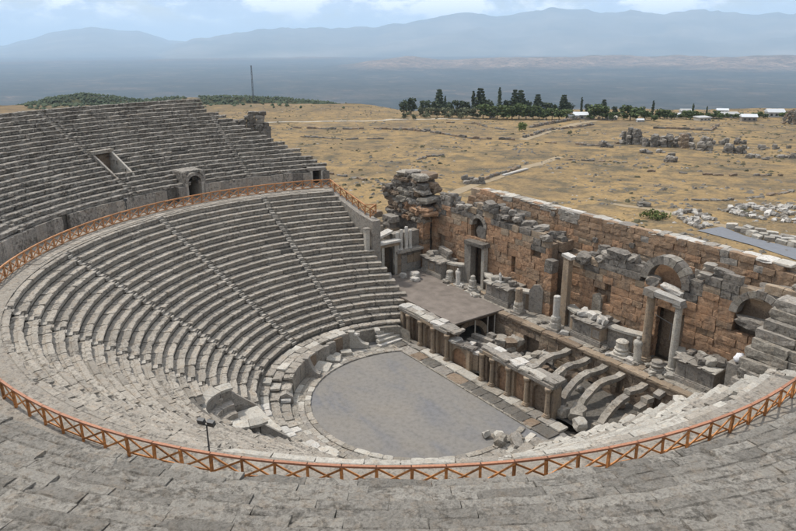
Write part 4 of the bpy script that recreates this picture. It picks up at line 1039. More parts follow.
def statue(x, y, z0, h, label, mat):
    """headless draped figure: one continuous mesh"""
    b = MB(); pr = [(0.33, 0), (0.36, 0.1), (0.31, 0.3), (0.34, 0.46), (0.30, 0.55), (0.36, 0.68), (0.38, 0.78), (0.30, 0.85), (0.13, 0.89), (0.13, 0.91), (0.16, 0.95), (0.13, 0.99), (0.03, 1.0)]
    seg = 14; vs = []
    for r, zf in pr:
        for k in range(seg):
            a = 2*PI*k/seg; fold = 1+0.10*math.sin(5*a+zf*5)*(1 if zf < 0.8 else 0)
            vs.append((x+r*h*0.42*fold*math.cos(a)*1.15+0.05*math.sin(zf*5), y+r*h*0.42*fold*math.sin(a)*0.8, z0+zf*h))
    n = len(pr); fs = [(i*seg+k, i*seg+(k+1) % seg, (i+1)*seg+(k+1) % seg, (i+1)*seg+k) for i in range(n-1) for k in range(seg)]+[tuple(range(seg-1, -1, -1)), tuple((n-1)*seg+k for k in range(seg))]
    b.add(vs, fs)
    o = thing('statue', (x, y, z0), label, 'statue'); b.build('figure', mat, o, True)
    b = MB(); b.box((x, y, z0-0.12+0.1), (0.9, 0.75, 0.22), 0, 0.02); b.build('plinth', mat, o)
statue(-12.5, 17.4, SZ, 2.1, 'standing pale draped statue between two column bases', 'white_marble')
statue(13.0, 17.3, SZ, 2.5, 'worn pale draped statue in front of the portal', 'pale_stone')
statue(-5.9, 18.0, 5.72, 1.1, 'small white bust-like figure on the pedestal beside the deck', 'white_marble')
for x, y, s in ((12.2, 17.3, 0.6), (4.5, 17.0, 0.5), (14.2, 17.3, 0.6), (16.4, 16.9, 0.55), (5.0, 17.2, 0.4)):
    o = inst('loose_stone', rng.choice(ROCK), (x, y, SZ+s*0.35), None, (0, 0, rng.uniform(0, 3)), (s, s*0.9, s*0.8), 'pale_stone'); tag(o, 'small loose pale stone lying on the podium ledge', 'stone', 'loose stones on the podium ledge')
for k, (x, y, s) in enumerate([(-19.4, 12.1, (1.3, 0.6, 0.45)), (-18.3, 13.5, (0.9, 0.6, 0.55)), (-17.3, 14.6, (1.2, 0.9, 0.8)), (-16.6, 14.0, (1.1, 0.8, 0.4)), (-17.0, 10.3, (0.8, 0.7, 0.9)), (-17.6, 10.0, (1.2, 0.8, 0.7)), (-16.6, 9.9, (0.7, 0.6, 0.6))]):
    block('fallen_block', (x, y, 3.62), s, 'white_marble', 'squared white block lying at the far end of the stage deck', group='white blocks on the stage deck', rz=rng.uniform(-.6, .6))

for k in range(46):
    x = rng.choice([rng.uniform(-15, -8), rng.uniform(-3.2, 5.2), rng.uniform(9.2, 16.8), rng.uniform(9.2, 21)]); y = rng.uniform(16.2, 18.0); sc = rng.uniform(0.25, 0.6)
    block('ledge_block', (x, y, SZ-0.02), (sc*rng.uniform(1, 1.8), sc, sc*rng.uniform(.5, .9)), rng.choice(['pale_stone', 'grey_marble', 'rubble_stone', 'white_marble']), 'small broken block strewn along the ledge of the stage podium', group='broken blocks along the podium ledge', rz=rng.uniform(0, 3), tilt=(rng.gauss(0, .15), rng.gauss(0, .15)))
# ------------------------------------------------------------------ modern stage deck
simple('deck_boards', (0.20, 0.172, 0.15), 0.95, 0, 0.9, 0.28, 0.1, bump=0.15)
dk = thing('stage_deck', (-11, 13, SZ), 'flat modern brown-grey stage deck on posts at the far side', 'deck')
D4 = [(-19.9, 10.1), (-16.7, 9.5), (-3.35, 9.35), (-3.45, 16.4), (-20.0, 16.9)]
b = MB(); b.prism(D4, (0, 0, 3.46), (1, 0, 0), (0, 1, 0), (0, 0, 1), 0.14); b.build('deck_surface', 'deck_boards', dk)
for k in range(7):
    b = MB(); b.box((-3.6-2.5*k, 12.9, 3.33), (0.14, 6.9, 0.24)); b.build('joist', 'bark', dk)
b = MB(); b.box((-11.0, 9.45, 3.33), (15.0, 0.12, 0.24)); b.build('edge_beam', 'bark', dk)
for x, y in ((-3.6, 9.8), (-3.6, 12.4), (-3.6, 14.2), (-3.6, 15.2), (-8.5, 9.8), (-13.5, 9.8)):
    b = MB(); b.bar((x, y, 0.0), (x, y, 3.4), 0.10); b.build('post', 'pale_stone' if y > 12 else 'bark', dk)
da_ = thing('vault_arch', (-4.6, 12.4, 0), 'shadowed brown arch rib under the edge of the stage deck', 'arch')
voussoirs(da_, 'arch_stone', (-4.6, 12.2, 0.4), (0, 1, 0), (1, 0, 0), 2.1, 2.7, 0.6, 9, ['brown_stone', 'buff_stone'])

# ------------------------------------------------------------------ proscenium
PY = 7.7
def proscenium(label, cols, x0, x1, broken=None):
    pz = thing('proscenium', ((x0+x1)/2, PY+0.8, 0), label, 'colonnade', 'halves of the proscenium')
    TH = 3.0
    xs = sorted(set([x0]+cols+[x1]))
    for i in range(len(xs)-1):
        a, c = xs[i], xs[i+1]; wdt = c-a
        tall = TH if broken is None or (a+c)/2 < broken else 2.35
        # pier and niche of the bay
        if wdt > 1.2:
            for xe, sg in ((a, 1), (c, -1)):
                b = MB(); b.box((xe+sg*0.26, PY+0.52, tall/2), (0.5, 0.4, tall), 0, 0.02); b.build('pier', rng.choice(['buff_stone', 'brown_stone']), pz)
            b = MB(); b.box(((a+c)/2, PY+0.92, tall/2), (wdt-0.01, 0.5, tall-0.02), 0, 0.01); b.build('back_wall', rng.choice(['brown_stone', 'orange_stone', 'brown_stone']), pz)
            b = MB(); n = 8; rr = (wdt-1.0)/2; xm = (a+c)/2; zs = tall-0.35-rr
            poly = [(-rr-0.02, tall-0.0), (-rr-0.02, zs)]+[(-rr*math.cos(PI*k/n), zs+rr*math.sin(PI*k/n)) for k in range(n+1)]+[(rr+0.02, zs), (rr+0.02, tall)]
            if rr > 0.15 and i % 2 == 0 and zs > 0.5: b.prism(poly, (xm, PY+0.40, 0), (1, 0, 0), (0, 0, 1), (0, 1, 0), 0.4); b.build('niche_arch', 'buff_stone', pz)
        else:
            b = MB(); b.box(((a+c)/2, PY+0.8, tall/2), (wdt, 0.9, tall), 0, 0.02); b.build('pier', 'buff_stone', pz)
        if tall == TH:
            b = MB(); b.box(((a+c)/2, PY+0.62, TH+0.16), (wdt-0.015, 1.1, 0.3), 0, 0.02); b.build('architrave', rng.choice(['buff_stone', 'grey_marble']), pz)
        else:
            for q in range(3): block('coping_block', (a+wdt*(q+0.5)/3, PY+0.8, tall-0.05), (wdt/2.6, 1.2, 0.3), rng.choice(['grey_stone', 'white_marble', 'grey_marble']), parent=pz, rz=rng.uniform(-.3, .3), tilt=(rng.gauss(0, .1), rng.gauss(0, .1)))
    for x in cols:
        tall = TH if broken is None or x < broken+0.3 else None
        if tall is None: continue
        b = MB(); b.lathe((x, PY+0.12, 0.22), [(0.34, 0), (0.34, 0.14), (0.28, 0.2), (0.31, 0.28), (0.235, 0.34), (0.22, 1.5), (0.20, 2.35), (0.27, 2.45), (0.34, 2.62), (0.34, 2.78)], 12, 0.006)
        cobj = b.build('column', 'buff_stone', pz)
        b = MB(); b.box((x, PY+0.2, 0.11), (0.8, 0.75, 0.22), 0, 0.01); b.build('column_plinth', 'buff_stone', pz)
    x = x0-0.1; xe = broken if broken is not None else x1+0.3
    while x < xe-0.3:
        L = rng.uniform(0.9, 1.9); L = min(L, xe-x)
        for yy, wd in ((PY+0.62, 0.8), (PY+1.3, 0.7)):
            block('roof_slab', (x+L/2, yy+rng.uniform(-.1, .06), 3.32+rng.uniform(-.01, .03)), (L-0.03+rng.uniform(-.15, .2), wd*rng.uniform(.85, 1.35), 0.2+rng.uniform(0, .1)), rng.choice(['white_marble', 'pale_stone', 'pale_stone', 'grey_marble']), meshes=SLB, parent=pz, rz=rng.gauss(0, .10), tilt=(rng.gauss(0, .05), rng.gauss(0, .05)))
        x += L
proscenium('far half of the low columned stage front with white roof slabs and a broken end', [-9.4, -7.2, -5.0, -2.7], -11.2, 0.6, -1.6)
proscenium('near half of the low columned stage front with white roof slabs', [2.7, 4.1, 6.3, 8.65, 11.2], 2.3, 11.7)
# curved broken wall of the central bay
cb = thing('curved_wall', (0.3, 9.2, 0), 'low curved brown wall with a white cap in the middle of the stage front', 'wall')
for k in range(6):
    a = R(200+k*28); x, y = 0.4+1.5*math.cos(a), 10.2+1.5*math.sin(a)
    b = MB(); b.box((x, y, 1.0), (0.75, 0.45, 2.0), a+PI/2, 0.02); b.build('wall_block', rng.choice(['brown_stone', 'buff_stone']), cb)
    b = MB(); b.box((x, y, 2.12), (0.85, 0.6, 0.24), a+PI/2, 0.04); b.build('cap_slab', rng.choice(['white_marble', 'grey_marble']), cb)
# steps and strip in front
ps = thing('front_plinth', (0.5, 6.8, 0), 'two low stone steps running along the foot of the columned stage front', 'step')
for y0, wd, z0, mt in ((7.62, 1.15, 0.0, ['grey_marble', 'pale_stone', 'rubble_stone']), (6.3, 1.35, -0.09, ['brown_stone', 'grey_marble', 'brown_stone', 'bank_earth'])):
    x = -10.6
    while x < 12.2:
        L = rng.uniform(1.0, 2.4); block('step_slab', (x+L/2, y0-0.1+rng.uniform(-.02, .02), z0), (L-0.02, wd, 0.21), rng.choice(mt), meshes=SLB, parent=ps); x += L
ks = thing('front_kerb', (0.5, 5.55, 0), 'straight thin kerb closing the orchestra floor towards the stage', 'kerb')
x = -9.3
while x < 11.4:
    L = rng.uniform(1.0, 2.0); block('kerb_stone', (x+L/2, 5.55, -0.05), (L-0.02, 0.28, 0.16), 'rubble_stone', meshes=SLB, parent=ks); x += L
# ------------------------------------------------------------------ below-stage pit with its arch ribs
b = MB(); n = 24
for i in range(n+1):
    for j in range(7):
        x = -22+44*i/n; y = 8.4+8.2*j/6; b.v.append((x, y, 0.05+0.5*float(fbm(np.array([x*0.8+3]), np.array([y*0.8]), 3)[0])))
b.f = [(i*7+j, (i+1)*7+j, (i+1)*7+j+1, i*7+j+1) for i in range(n) for j in range(6)]
o = b.build('pit_floor', 'bank_earth'); tag(o, 'earth floor of the pit under the stage', 'ground', kind='structure')
ribp = [(9.7, 0.5), (10.0, 1.25), (10.55, 1.85), (11.3, 2.35), (12.2, 2.7), (13.1, 2.8), (14.0, 2.65), (14.8, 2.6), (15.55, 2.75)]
RN = ['first arch rib from the stage deck spanning the pit', 'second arch rib from the stage deck spanning the pit', 'third arch rib from the stage deck spanning the pit', 'fourth arch rib from the stage deck spanning the pit', 'fifth arch rib, sagging, from the stage deck', 'last broken arch rib beside the ruined seats']
for k, x in enumerate((6.6, 9.0, 11.0, 12.9, 15.3, 17.0)):
    rb = thing('arch_rib', (x, 12.5, 0), 'curved grey stone ' + RN[k], 'arch', 'arch ribs over the stage pit')
    for i in range(len(ribp)-1):
        if k == 5 and i in (3, 6): continue
        (ya, za), (yb, zb) = ribp[i], ribp[i+1]
        lo = -0.45 if k >= 4 else 0
        d = Vector((0, yb-ya, zb-za)); L = d.length; ang = math.atan2(zb-za, yb-ya)
        b = MB(); b.box((x+rng.uniform(-.02, .02), (ya+yb)/2, (za+zb)/2+lo*(i < 5)), (0.66, L+0.05, 0.40), 0, 0.03, (ang, 0)); b.build('arch_stone', rng.choice(['seat_stone', 'grey_marble', 'rubble_stone']), rb)
    b = MB(); b.box((x, 9.75, 0.35), (1.0, 0.9, 0.9), 0, 0.03); b.build('springer', 'rubble_stone', rb)
for k in range(70):
    x, y = rng.uniform(1, 18), rng.uniform(9.6, 15.0)
    if min(abs(x-q) for q in (6.6, 9.0, 11.0, 12.9, 15.3, 17.0)) < 0.75: continue
    s = rng.uniform(0.5, 1.1)
    block('fallen_block', (x, y, 0.3), (s*1.3, s, s*0.75), rng.choice(['rubble_stone', 'grey_marble', 'brown_stone']), 'rough fallen block lying on the pit floor between the arch ribs', group='fallen blocks in the stage pit', rz=rng.uniform(0, 3), tilt=(rng.gauss(0, .2), rng.gauss(0, .2)))
for x, y, z, s in ((3.2, 13.6, 0.3, 1.2), (4.6, 13.3, 0.4, 1.3), (5.0, 14.4, 1.2, 1.2), (3.9, 14.6, 1.0, 1.1), (2.0, 11.5, 0.3, 0.9), (13.2, 9.4, 0.6, 1.3), (12.2, 9.0, 0.4, 1.0), (14.4, 8.3, 0.6, 1.0)):
    block('fallen_block', (x, y, z), (s*1.15, s, s*0.75), rng.choice(['rubble_stone', 'pale_stone']), 'large pale cubic block tumbled beside the arch ribs', group='large tumbled blocks by the ribs', rz=rng.uniform(0, 3), tilt=(rng.gauss(0, .15), rng.gauss(0, .15)))
# curved bastion and steps in the middle of the pit
bs = thing('curved_bastion', (-0.5, 13.5, 0), 'rounded brown masonry corner with steps between deck and arch ribs', 'masonry')
for lay in range(3):
    for k in range(4):
        a = R(-60+k*34); rr = 1.9; x, y = -1.2+rr*math.cos(a), 14.3+rr*math.sin(a)*0.8
        block('stone_block', (x, y, 0.05+lay*0.68), (1.25, 0.9, 0.7), rng.choice(['brown_stone', 'rubble_stone']), parent=bs, rz=a+PI/2+rng.gauss(0, .1), tilt=(rng.gauss(0, .05), rng.gauss(0, .05)))
for k in range(3):
    b = MB(); b.box((-2.6+0.1*k, 11.4+0.55*k, 0.6+0.45*k), (2.6, 0.6, 0.4), 0.2, 0.03); b.build('step', 'grey_marble', bs)
for k in range(9): block('stone_block', (rng.uniform(-2.4, 0.2), rng.uniform(13.2, 15.2), rng.uniform(0.3, 1.6)), (rng.uniform(0.8, 1.5), rng.uniform(0.7, 1.1), rng.uniform(0.5, 0.8)), rng.choice(['brown_stone', 'rubble_stone', 'grey_marble']), parent=bs, rz=rng.uniform(0, 3), tilt=(rng.gauss(0, .1), rng.gauss(0, .1)))

# ------------------------------------------------------------------ stacked blocks at the near end of the stage
sb = thing('stacked_blocks', (25.5, 16.5, 6), 'stepped stack of long grey blocks at the near end of the stage wall', 'ruin')
for k in range(10):
    z = 5.3+0.78*k; x = 22.9+0.10*k+rng.uniform(-.25, .25)
    for q in range(3):
        L = rng.uniform(2.2, 3.4)
        block('long_block', (x+L/2, 15.4+0.32*k+rng.uniform(-.1, .1), z), (L, 1.5, 0.74), rng.choice(['grey_marble', 'old_seat_stone', 'rubble_stone']), parent=sb, rz=rng.gauss(0, .03)-0.05, tilt=(rng.gauss(0, .03), rng.gauss(0, .02)), meshes=BLK); x += L
b = MB(); b.box((27.3, 18.4, 4), (8, 4.0, 8.5)); b.box((27.3, 16.6, 2.5), (8, 3.0, 5)); b.build('masonry_core', 'grey_stone', sb)
bd = thing('wrapped_bundle', (22.2, 17.3, 7.0), 'pale round bundle with a dark side wedged beside the stacked blocks', 'bundle')
b = MB(); b.lathe((22.2, 17.3, 7.2), [(0.2, 0), (0.40, 0.08), (0.42, 0.3), (0.34, 0.5), (0.26, 0.66), (0.06, 0.74)], 10, 0.06); b.build('white_cover', 'cloth_white', bd, True)
b = MB(); b.lathe((22.75, 17.5, 7.05), [(0.2, 0), (0.36, 0.1), (0.38, 0.4), (0.28, 0.75), (0.06, 0.9)], 10, 0.05); b.build('dark_cover', 'cloth_dark', bd, True)
b = MB(); b.box((22.3, 17.6, 5.3), (1.6, 1.5, 3.5), 0, 0.1); o = b.build('stone_support', 'grey_marble'); tag(o, 'broken grey pier below the pale bundle', 'pier')
# rubble along the ruined end of the lower seats
EDGE = [(10.2, 1.6), (13, 3.2), (16, 4.6), (19, 6.0), (22, 7.2), (25, 8.0), (28, 8.8), (31, 9.6)]
for k in range(120):
    u = rng.uniform(0, 1); x = 10.5+u*20.5; ye = float(np.interp(x, [p[0] for p in EDGE], [p[1] for p in EDGE]))
    rr = math.hypot(x-cen(x)[0], ye); z = 0.3+max(0, (rr-14.0))*0.66
    y = ye+rng.uniform(-0.6, 2.6); z = z - max(0, y-ye)*0.8
    s = rng.uniform(0.35, 1.0)
    block('rubble_block', (x+rng.uniform(-.5, .5), y, z-0.15), (s*rng.uniform(1, 1.6), s, s*rng.uniform(0.5, 0.8)), rng.choice(['pale_stone', 'rubble_stone', 'pale_stone', 'grey_marble']), 'pale broken block in the rubble along the ruined end of the lower seats', group='rubble at the ruined end of the seats', rz=rng.uniform(0, 3), tilt=(rng.gauss(0, .25), rng.gauss(0, .25)))
b = MB()
for i, (x, y) in enumerate(EDGE):
    rr = math.hypot(x-cen(x)[0], y); zt = 0.2+max(0, rr-14.0)*0.66
    for dy, zz_ in ((-2.5, zt-0.6), (0.4, zt-0.1), (2.6, zt*0.62-0.3), (5.5, -0.6)): b.v.append((x, y+dy, zz_))
b.f = [(i*4+j, (i+1)*4+j, (i+1)*4+j+1, i*4+j+1) for i in range(len(EDGE)-1) for j in range(3)]
o = b.build('rubble_slope', 'rubble_stone'); tag(o, 'pale rubble slope under the broken end of the lower seats', 'ground', kind='structure')

# ------------------------------------------------------------------ pieces standing round the orchestra
fs_ = thing('parodos_steps', (-10.8, 5.6, 0), 'flight of pale steps at the far corner of the orchestra', 'stairs')
for k in range(5):
    b = MB(); b.box((-9.75-0.48*k, 5.55+0.1*k, 0.14+0.29*k), (0.62, 3.1-0.25*k, 0.28), 0.06, 0.02); b.build('step', rng.choice(['white_marble', 'pale_stone']), fs_)
def arm_stone(x, y, ang, h, L, label, mat, tilt=0.0):
    b = MB(); pts = [(0, 0), (L, 0), (L, h*0.22)]+[(L*(1-u)*0.92+L*0.30*u, h*0.25+(h*0.75)*u**2.2) for u in (0.15, 0.4, 0.65, 0.85, 1.0)]+[(0, h)]
    d = Vector((math.cos(ang), math.sin(ang), 0)); s = Vector((-d.y, d.x, 0))
    up_ = Vector((s.x*math.sin(tilt), s.y*math.sin(tilt), math.cos(tilt)))
    b.prism(pts, (x, y, 0.05), d, up_, s, 0.65); o = b.build('carved_arm_stone', mat); tag(o, label, 'stone')
arm_stone(-11.3, 1.2, R(52), 1.9, 2.2, 'pale scooped arm stone standing upright by the corner steps', 'pale_stone')
arm_stone(-8.1, -5.9, R(48), 1.95, 1.7, 'grey scooped arm stone leaning on the curved wall', 'grey_marble', 0.12)
def gable_block(x, y, rz, s, label, mat):
    b = MB(); L, wd, h = s; d = Vector((math.cos(rz), math.sin(rz), 0)); e = Vector((-d.y, d.x, 0))
    b.prism([(-wd/2, 0), (wd/2, 0), (wd/2, h*0.6), (wd*0.1, h), (-wd/2, h*0.7)], Vector((x, y, 0.05))-d*(L/2), e, (0, 0, 1), d, L); o = b.build('fallen_block', mat); tag(o, label, 'block')
gable_block(-7.3, -8.0, R(-32), (2.3, 1.5, 1.15), 'upper of two large gabled blocks at the orchestra edge', 'grey_marble')
gable_block(-5.4, -9.2, R(-24), (2.3, 1.5, 1.1), 'lower of two large gabled blocks at the orchestra edge', 'grey_marble')
for x, y, s, rz, tl, lab in ((-8.8, -3.6, (2.2, 1.4, 0.35), 0.7, 0.35, 'broad tilted slab leaning at the foot of the curved wall'), (-9.6, -1.6, (1.5, 1.0, 0.3), 1.0, 0.2, 'smaller tilted slab beside the broad one'), (-10.1, 0.2, (1.2, 0.8, 0.35), 1.3, 0.1, 'flat slab near the scooped arm stone'), (-10.0, -0.9, (0.8, 0.6, 0.35), 0.4, 0.2, 'small wedge of stone between the tilted slabs')):
    block('tilted_slab', (x, y, 0.15), s, 'pale_stone', lab, 'slab', rz=rz, tilt=(tl, 0.1), meshes=SLB)
for k in range(10):
    a = rng.uniform(-200, -140); p = oc_pol(rng.uniform(12.4, 14.0), a, 1.55); s = rng.uniform(0.4, 0.9)
    block('loose_slab', p, (s*1.5, s, 0.25), rng.choice(['pale_stone', 'white_marble', 'grey_marble']), 'loose slab lying on the pavement above the curved wall', 'slab', 'loose slabs above the curved wall', rz=rng.uniform(0, 3), tilt=(rng.gauss(0, .05), rng.gauss(0, .05)), meshes=SLB)
for k in range(16):
    a = rng.uniform(-60, 12); p = oc_pol(rng.uniform(11.6, 13.2), a, 0.15); s = rng.uniform(0.35, 0.75)
    block('loose_block', p, (s*1.5, s, s*0.5), rng.choice(['pale_stone', 'rubble_stone', 'seat_stone']), 'loose block on the near rim of the orchestra', 'block', 'loose blocks on the near rim', rz=rng.uniform(0, 3), tilt=(rng.gauss(0, .1), rng.gauss(0, .1)), meshes=SLB)
# ruined wall piece on the skyline at the broken far end of the upper seats
ru = thing('ruined_wall', (-50, 8.5, 18), 'broken dark wall fragment on the skyline behind the far upper seats', 'ruin')
for lay in range(6):
    x = 0
    while x < 6.6-0.3*lay:
        L = rng.uniform(0.8, 1.6); u = x+L/2
        if lay < 3 or (lay < 6 and (u > 4.6 or rng.random() < 0.3 and lay < 4)):
            block('stone_block', (-51.0+0.35*u, 4.2+0.95*u, 18.9+lay*0.55), (L, 1.0, 0.56), rng.choice(['grey_stone', 'old_seat_stone', 'grey_stone']), parent=ru, rz=1.2, tilt=(rng.gauss(0, .05), rng.gauss(0, .05)))
        x += L
b = MB(); b.box((-49.8, 7.3, 9.4), (1.2, 7.5, 19.0), -0.35); b.build('masonry_core', 'grey_stone', ru)
# floodlight on a pole in the lower seats, and a smaller lamp post on the far walkway
fl = thing('floodlight', (12.2, -24.2, 9.2), 'twin floodlight on a thin pole among the lower seats', 'floodlight')
FLX, FLY = 19.6, -24.5
zb = DZ
fl.location = (FLX, FLY, zb-0.2)
b = MB(); b.bar((FLX, FLY, zb-0.3), (FLX, FLY, zb+1.7), 0.06); b.build('pole', 'lamp_body', fl)
b = MB(); b.bar((FLX-0.32, FLY-0.22, zb+1.7), (FLX+0.32, FLY+0.22, zb+1.7), 0.05); b.build('crossbar', 'lamp_body', fl)
for s in (-1, 1):
    b = MB(); b.box((FLX+s*0.22, FLY+s*0.15, zb+1.86), (0.34, 0.2, 0.26), 0.6, 0, (0.3, 0)); hd = b.build('lamp_head', 'lamp_body', fl)
    b = MB(); b.box((FLX+s*0.22-0.05, FLY+s*0.15+0.09, zb+1.84), (0.28, 0.05, 0.2), 0.6, 0, (0.3, 0)); b.build('lens', 'lamp_glass', hd)
lp = thing('lamp_post', pol(33.2, -152.3, DZ, (0, 0)), 'thin dark lamp post behind the far fence', 'lamp post')
p = pol(33.2, -152.3, DZ, (0, 0)); b = MB(); b.bar(p, (p[0], p[1], DZ+2.0), 0.07); b.build('pole', 'lamp_body', lp)
b = MB(); b.box((p[0], p[1], DZ+2.1), (0.35, 0.25, 0.25)); b.build('lamp_head', 'lamp_body', lp)
# ================================================================== THE FIELD BEHIND
def G(px, py): return ground_px(px, py)
def poly_strip(pts, wd, mat, name, label, cat, lift=0.05, kind='structure'):
    """flat strip draped on the ground along points"""
    q = []
    for i in range(len(pts)-1):
        a, c = Vector(pts[i][:2]), Vector(pts[i+1][:2]); n = max(2, int((c-a).length/2.5))
        q += [a.lerp(c, k/n) for k in range(n)]
    q.append(Vector(pts[-1][:2])); b = MB()
    for i, p in enumerate(q):
        d = (q[min(i+1, len(q)-1)]-q[max(i-1, 0)]).normalized(); s = Vector((-d.y, d.x)); hw = wd/2*(1+0.25*(rng.random()-0.5))
        for sg in (-1, -0.33, 0.33, 1):
            e = p+s*hw*sg; b.v.append((e.x, e.y, tz(e.x, e.y)+lift))
    for i in range(len(q)-1):
        for j in range(3): b.f.append((i*4+j, i*4+j+1, i*4+5+j, i*4+4+j))
    o = b.build(name, mat); tag(o, label, cat, kind=kind); return o
simple('pale_dust', (0.42, 0.385, 0.32), 0.95, 0, 0.4, 0.15)
simple('brown_dust', (0.30, 0.235, 0.15), 0.95, 0, 0.4, 0.2)
simple('asphalt', (0.175, 0.185, 0.205), 0.8, 0, 1.2, 0.12)
poly_strip([G(x, y) for x, y in ((236, 123.5), (285, 122), (372, 121), (392, 119.5), (440, 119), (470, 119.5))], 3.6, 'pale_dust', 'road', 'pale straight dirt road crossing the far side of the field', 'road')
poly_strip([G(x, y) for x, y in ((523, 140), (546, 132), (580, 123), (610, 119))], 4.0, 'brown_dust', 'path', 'dusty path rising past the round tree', 'path')
poly_strip([G(x, y) for x, y in ((440, 200), (462, 190), (480, 183), (520, 170), (560, 157))], 2.6, 'brown_dust', 'path', 'brown path leading away from the rear stage wall', 'path')
poly_strip([G(x, y) for x, y in ((612, 204), (660, 211), (720, 226), (760, 232))], 2.2, 'brown_dust', 'path', 'dusty path along the back of the stage wall', 'path')
# grey paved area behind the wall's end
b = MB(); rim = [G(x, y) for x, y in ((697, 231), (722, 227.5), (742, 236), (770, 243), (800, 250), (860, 262), (860, 290), (800, 262), (752, 246))]
for p in rim: b.v.append((p[0], p[1], tz(p[0], p[1])+0.12))
cx_, cy_ = sum(p[0] for p in rim)/len(rim), sum(p[1] for p in rim)/len(rim); b.v.append((cx_, cy_, tz(cx_, cy_)+0.14))
b.f = [(i, (i+1) % len(rim), len(rim)) for i in range(len(rim))]
o = b.build('pavement', 'asphalt'); tag(o, 'smooth blue-grey paved area behind the stage wall', 'pavement', kind='structure')
# low ruined walls
def low_wall(pts, label, h=0.7, wd=0.9, mat=('field_stone', 'grey_stone', 'brown_stone'), step=(1.0, 2.4), gap=0.12, kind=None):
    P_ = [G(*p) for p in pts]; t = thing('ruined_wall', P_[0], label, 'wall', 'low ruined walls in the field')
    cnt = 0
    for i in range(len(P_)-1):
        a, c = Vector(P_[i]), Vector(P_[i+1]); L = (c-a).length; u = 0
        while u < L and cnt < 60:
            l = rng.uniform(*step)
            if rng.random() > gap:
                p = a.lerp(c, min(1, (u+l/2)/L)); z = tz(p.x, p.y)
                inst('stone_block', rng.choice(RGH), (p.x+rng.uniform(-.2, .2), p.y+rng.uniform(-.2, .2), z-0.1), t, (rng.gauss(0, .06), rng.gauss(0, .06), math.atan2(c.y-a.y, c.x-a.x)+rng.gauss(0, .1)), (l*1.02, wd*rng.uniform(.8, 1.3), h*rng.uniform(.6, 1.3)), rng.choice(mat)); cnt += 1
            u += l
low_wall([(293, 128), (350, 129.5), (407, 130), (440, 132)], 'long dark low wall across the field nearer than the dirt road', 0.9, 1.2, step=(2, 4.5))
low_wall([(300, 137), (345, 139.5), (382, 139)], 'short dark low wall below the long one near the seating', 0.7, step=(1.5, 3))
low_wall([(400, 129), (433, 133), (473, 139), (512, 140)], 'dark bent low wall left of the round tree', 0.9, 1.2, step=(1.8, 3.5))
low_wall([(446, 123), (478, 123.5)], 'short thin wall stub below the orchard trees', 0.6, step=(1.5, 3))
low_wall([(478, 125), (505, 130)], 'low diagonal wall between orchard and round tree', 0.7, step=(1.5, 3))
low_wall([(530, 128), (550, 124), (572, 120), (608, 120)], 'grey roadside wall rising behind the round tree', 1.2, 1.2, step=(1.5, 3))
low_wall([(524, 138), (545, 131), (593, 125)], 'dark wall along the path right of the round tree', 0.9, 1.0, step=(1.5, 3))
low_wall([(480, 181), (500, 174.5), (519, 168)], 'dark low wall beside the white beam behind the stage', 0.7, 0.8)
low_wall([(555, 159), (590, 161), (630, 163)], 'scattered low wall in the middle of the field', 0.5, 0.8, gap=0.4)
low_wall([(417, 160), (428, 157), (442, 156)], 'short low wall behind the ruined tower', 0.6, step=(1, 2))
low_wall([(653, 128.5), (711, 131), (719, 125.5)], 'angled brown earth wall in front of the far houses', 0.9, 1.0, step=(2, 4), mat=('brown_stone', 'field_stone'))
low_wall([(640, 171), (690, 174), (730, 176), (780, 176)], 'line of dark stones across the right of the field', 0.5, 0.8, gap=0.45)
low_wall([(300, 165), (320, 172), (362, 180)], 'low broken wall beyond the descending fence', 0.6, 0.8, gap=0.35)
low_wall([(545, 143), (590, 146), (625, 143)], 'low stone line left of the long ruin', 0.6, 0.9, gap=0.3)
low_wall([(690, 200), (722, 201), (760, 197), (790, 192)], 'dark low stone line above the white rubble', 0.4, 0.9, gap=0.2)
p0, p1_ = G(503, 176), G(527, 169.5)
b = MB(); b.bar((p0[0], p0[1], p0[2]+0.15), (p1_[0], p1_[1], p1_[2]+0.2), 0.8, 0.35); o = b.build('white_beam', 'white_marble'); tag(o, 'long white marble beam lying in the field behind the stage', 'beam')
# larger ruins
def ruin(px0, px1, py, hgt, label, dens=1.0, mats=('grey_stone', 'field_stone', 'grey_marble'), depth=3.0, shape=None):
    a, c = Vector(G(px0, py)), Vector(G(px1, py)); t = thing('ruin', tuple((a+c)/2), label, 'ruin', 'ruins in the field')
    L = (c-a).length; n = int(L*dens*0.9)+4; d = (c-a).normalized(); s = Vector((-d.y, d.x, 0))
    for k in range(n):
        u = rng.random(); p = a.lerp(c, u)+s*rng.uniform(-depth/2, depth/2); hh = hgt*(shape(u) if shape else rng.uniform(0.5, 1.0)); z = tz(p.x, p.y)-0.2; zz_ = 0
        while zz_ < hh:
            bh = rng.uniform(0.6, 1.2)
            inst('stone_block', rng.choice(RGH), (p.x+rng.uniform(-.3, .3), p.y+rng.uniform(-.3, .3), z+zz_), t, (rng.gauss(0, .1), rng.gauss(0, .1), rng.uniform(0, 3)), (rng.uniform(1, 2.4), rng.uniform(.9, 1.6), bh), rng.choice(mats)); zz_ += bh*0.9
            if zz_ > 6: break
ruin(621, 640, 144, 5.0, 'tall grey ruin block at the left end of the long ruin', 1.2, shape=lambda u: 0.5+0.5*math.sin(u*3))
ruin(640, 662, 146, 2.2, 'low grey rubble joining the tall ruin block', 0.8)
ruin(652, 690, 147, 3.4, 'long grey ruined wall in the middle of the field', 1.0, depth=1.6, shape=lambda u: 0.8+0.2*math.sin(u*20))
ruin(680, 684, 148, 4.2, 'narrow brown pillar stump in the long ruin', 1.0, ('brown_stone', 'buff_stone'), 1.0, lambda u: 1)
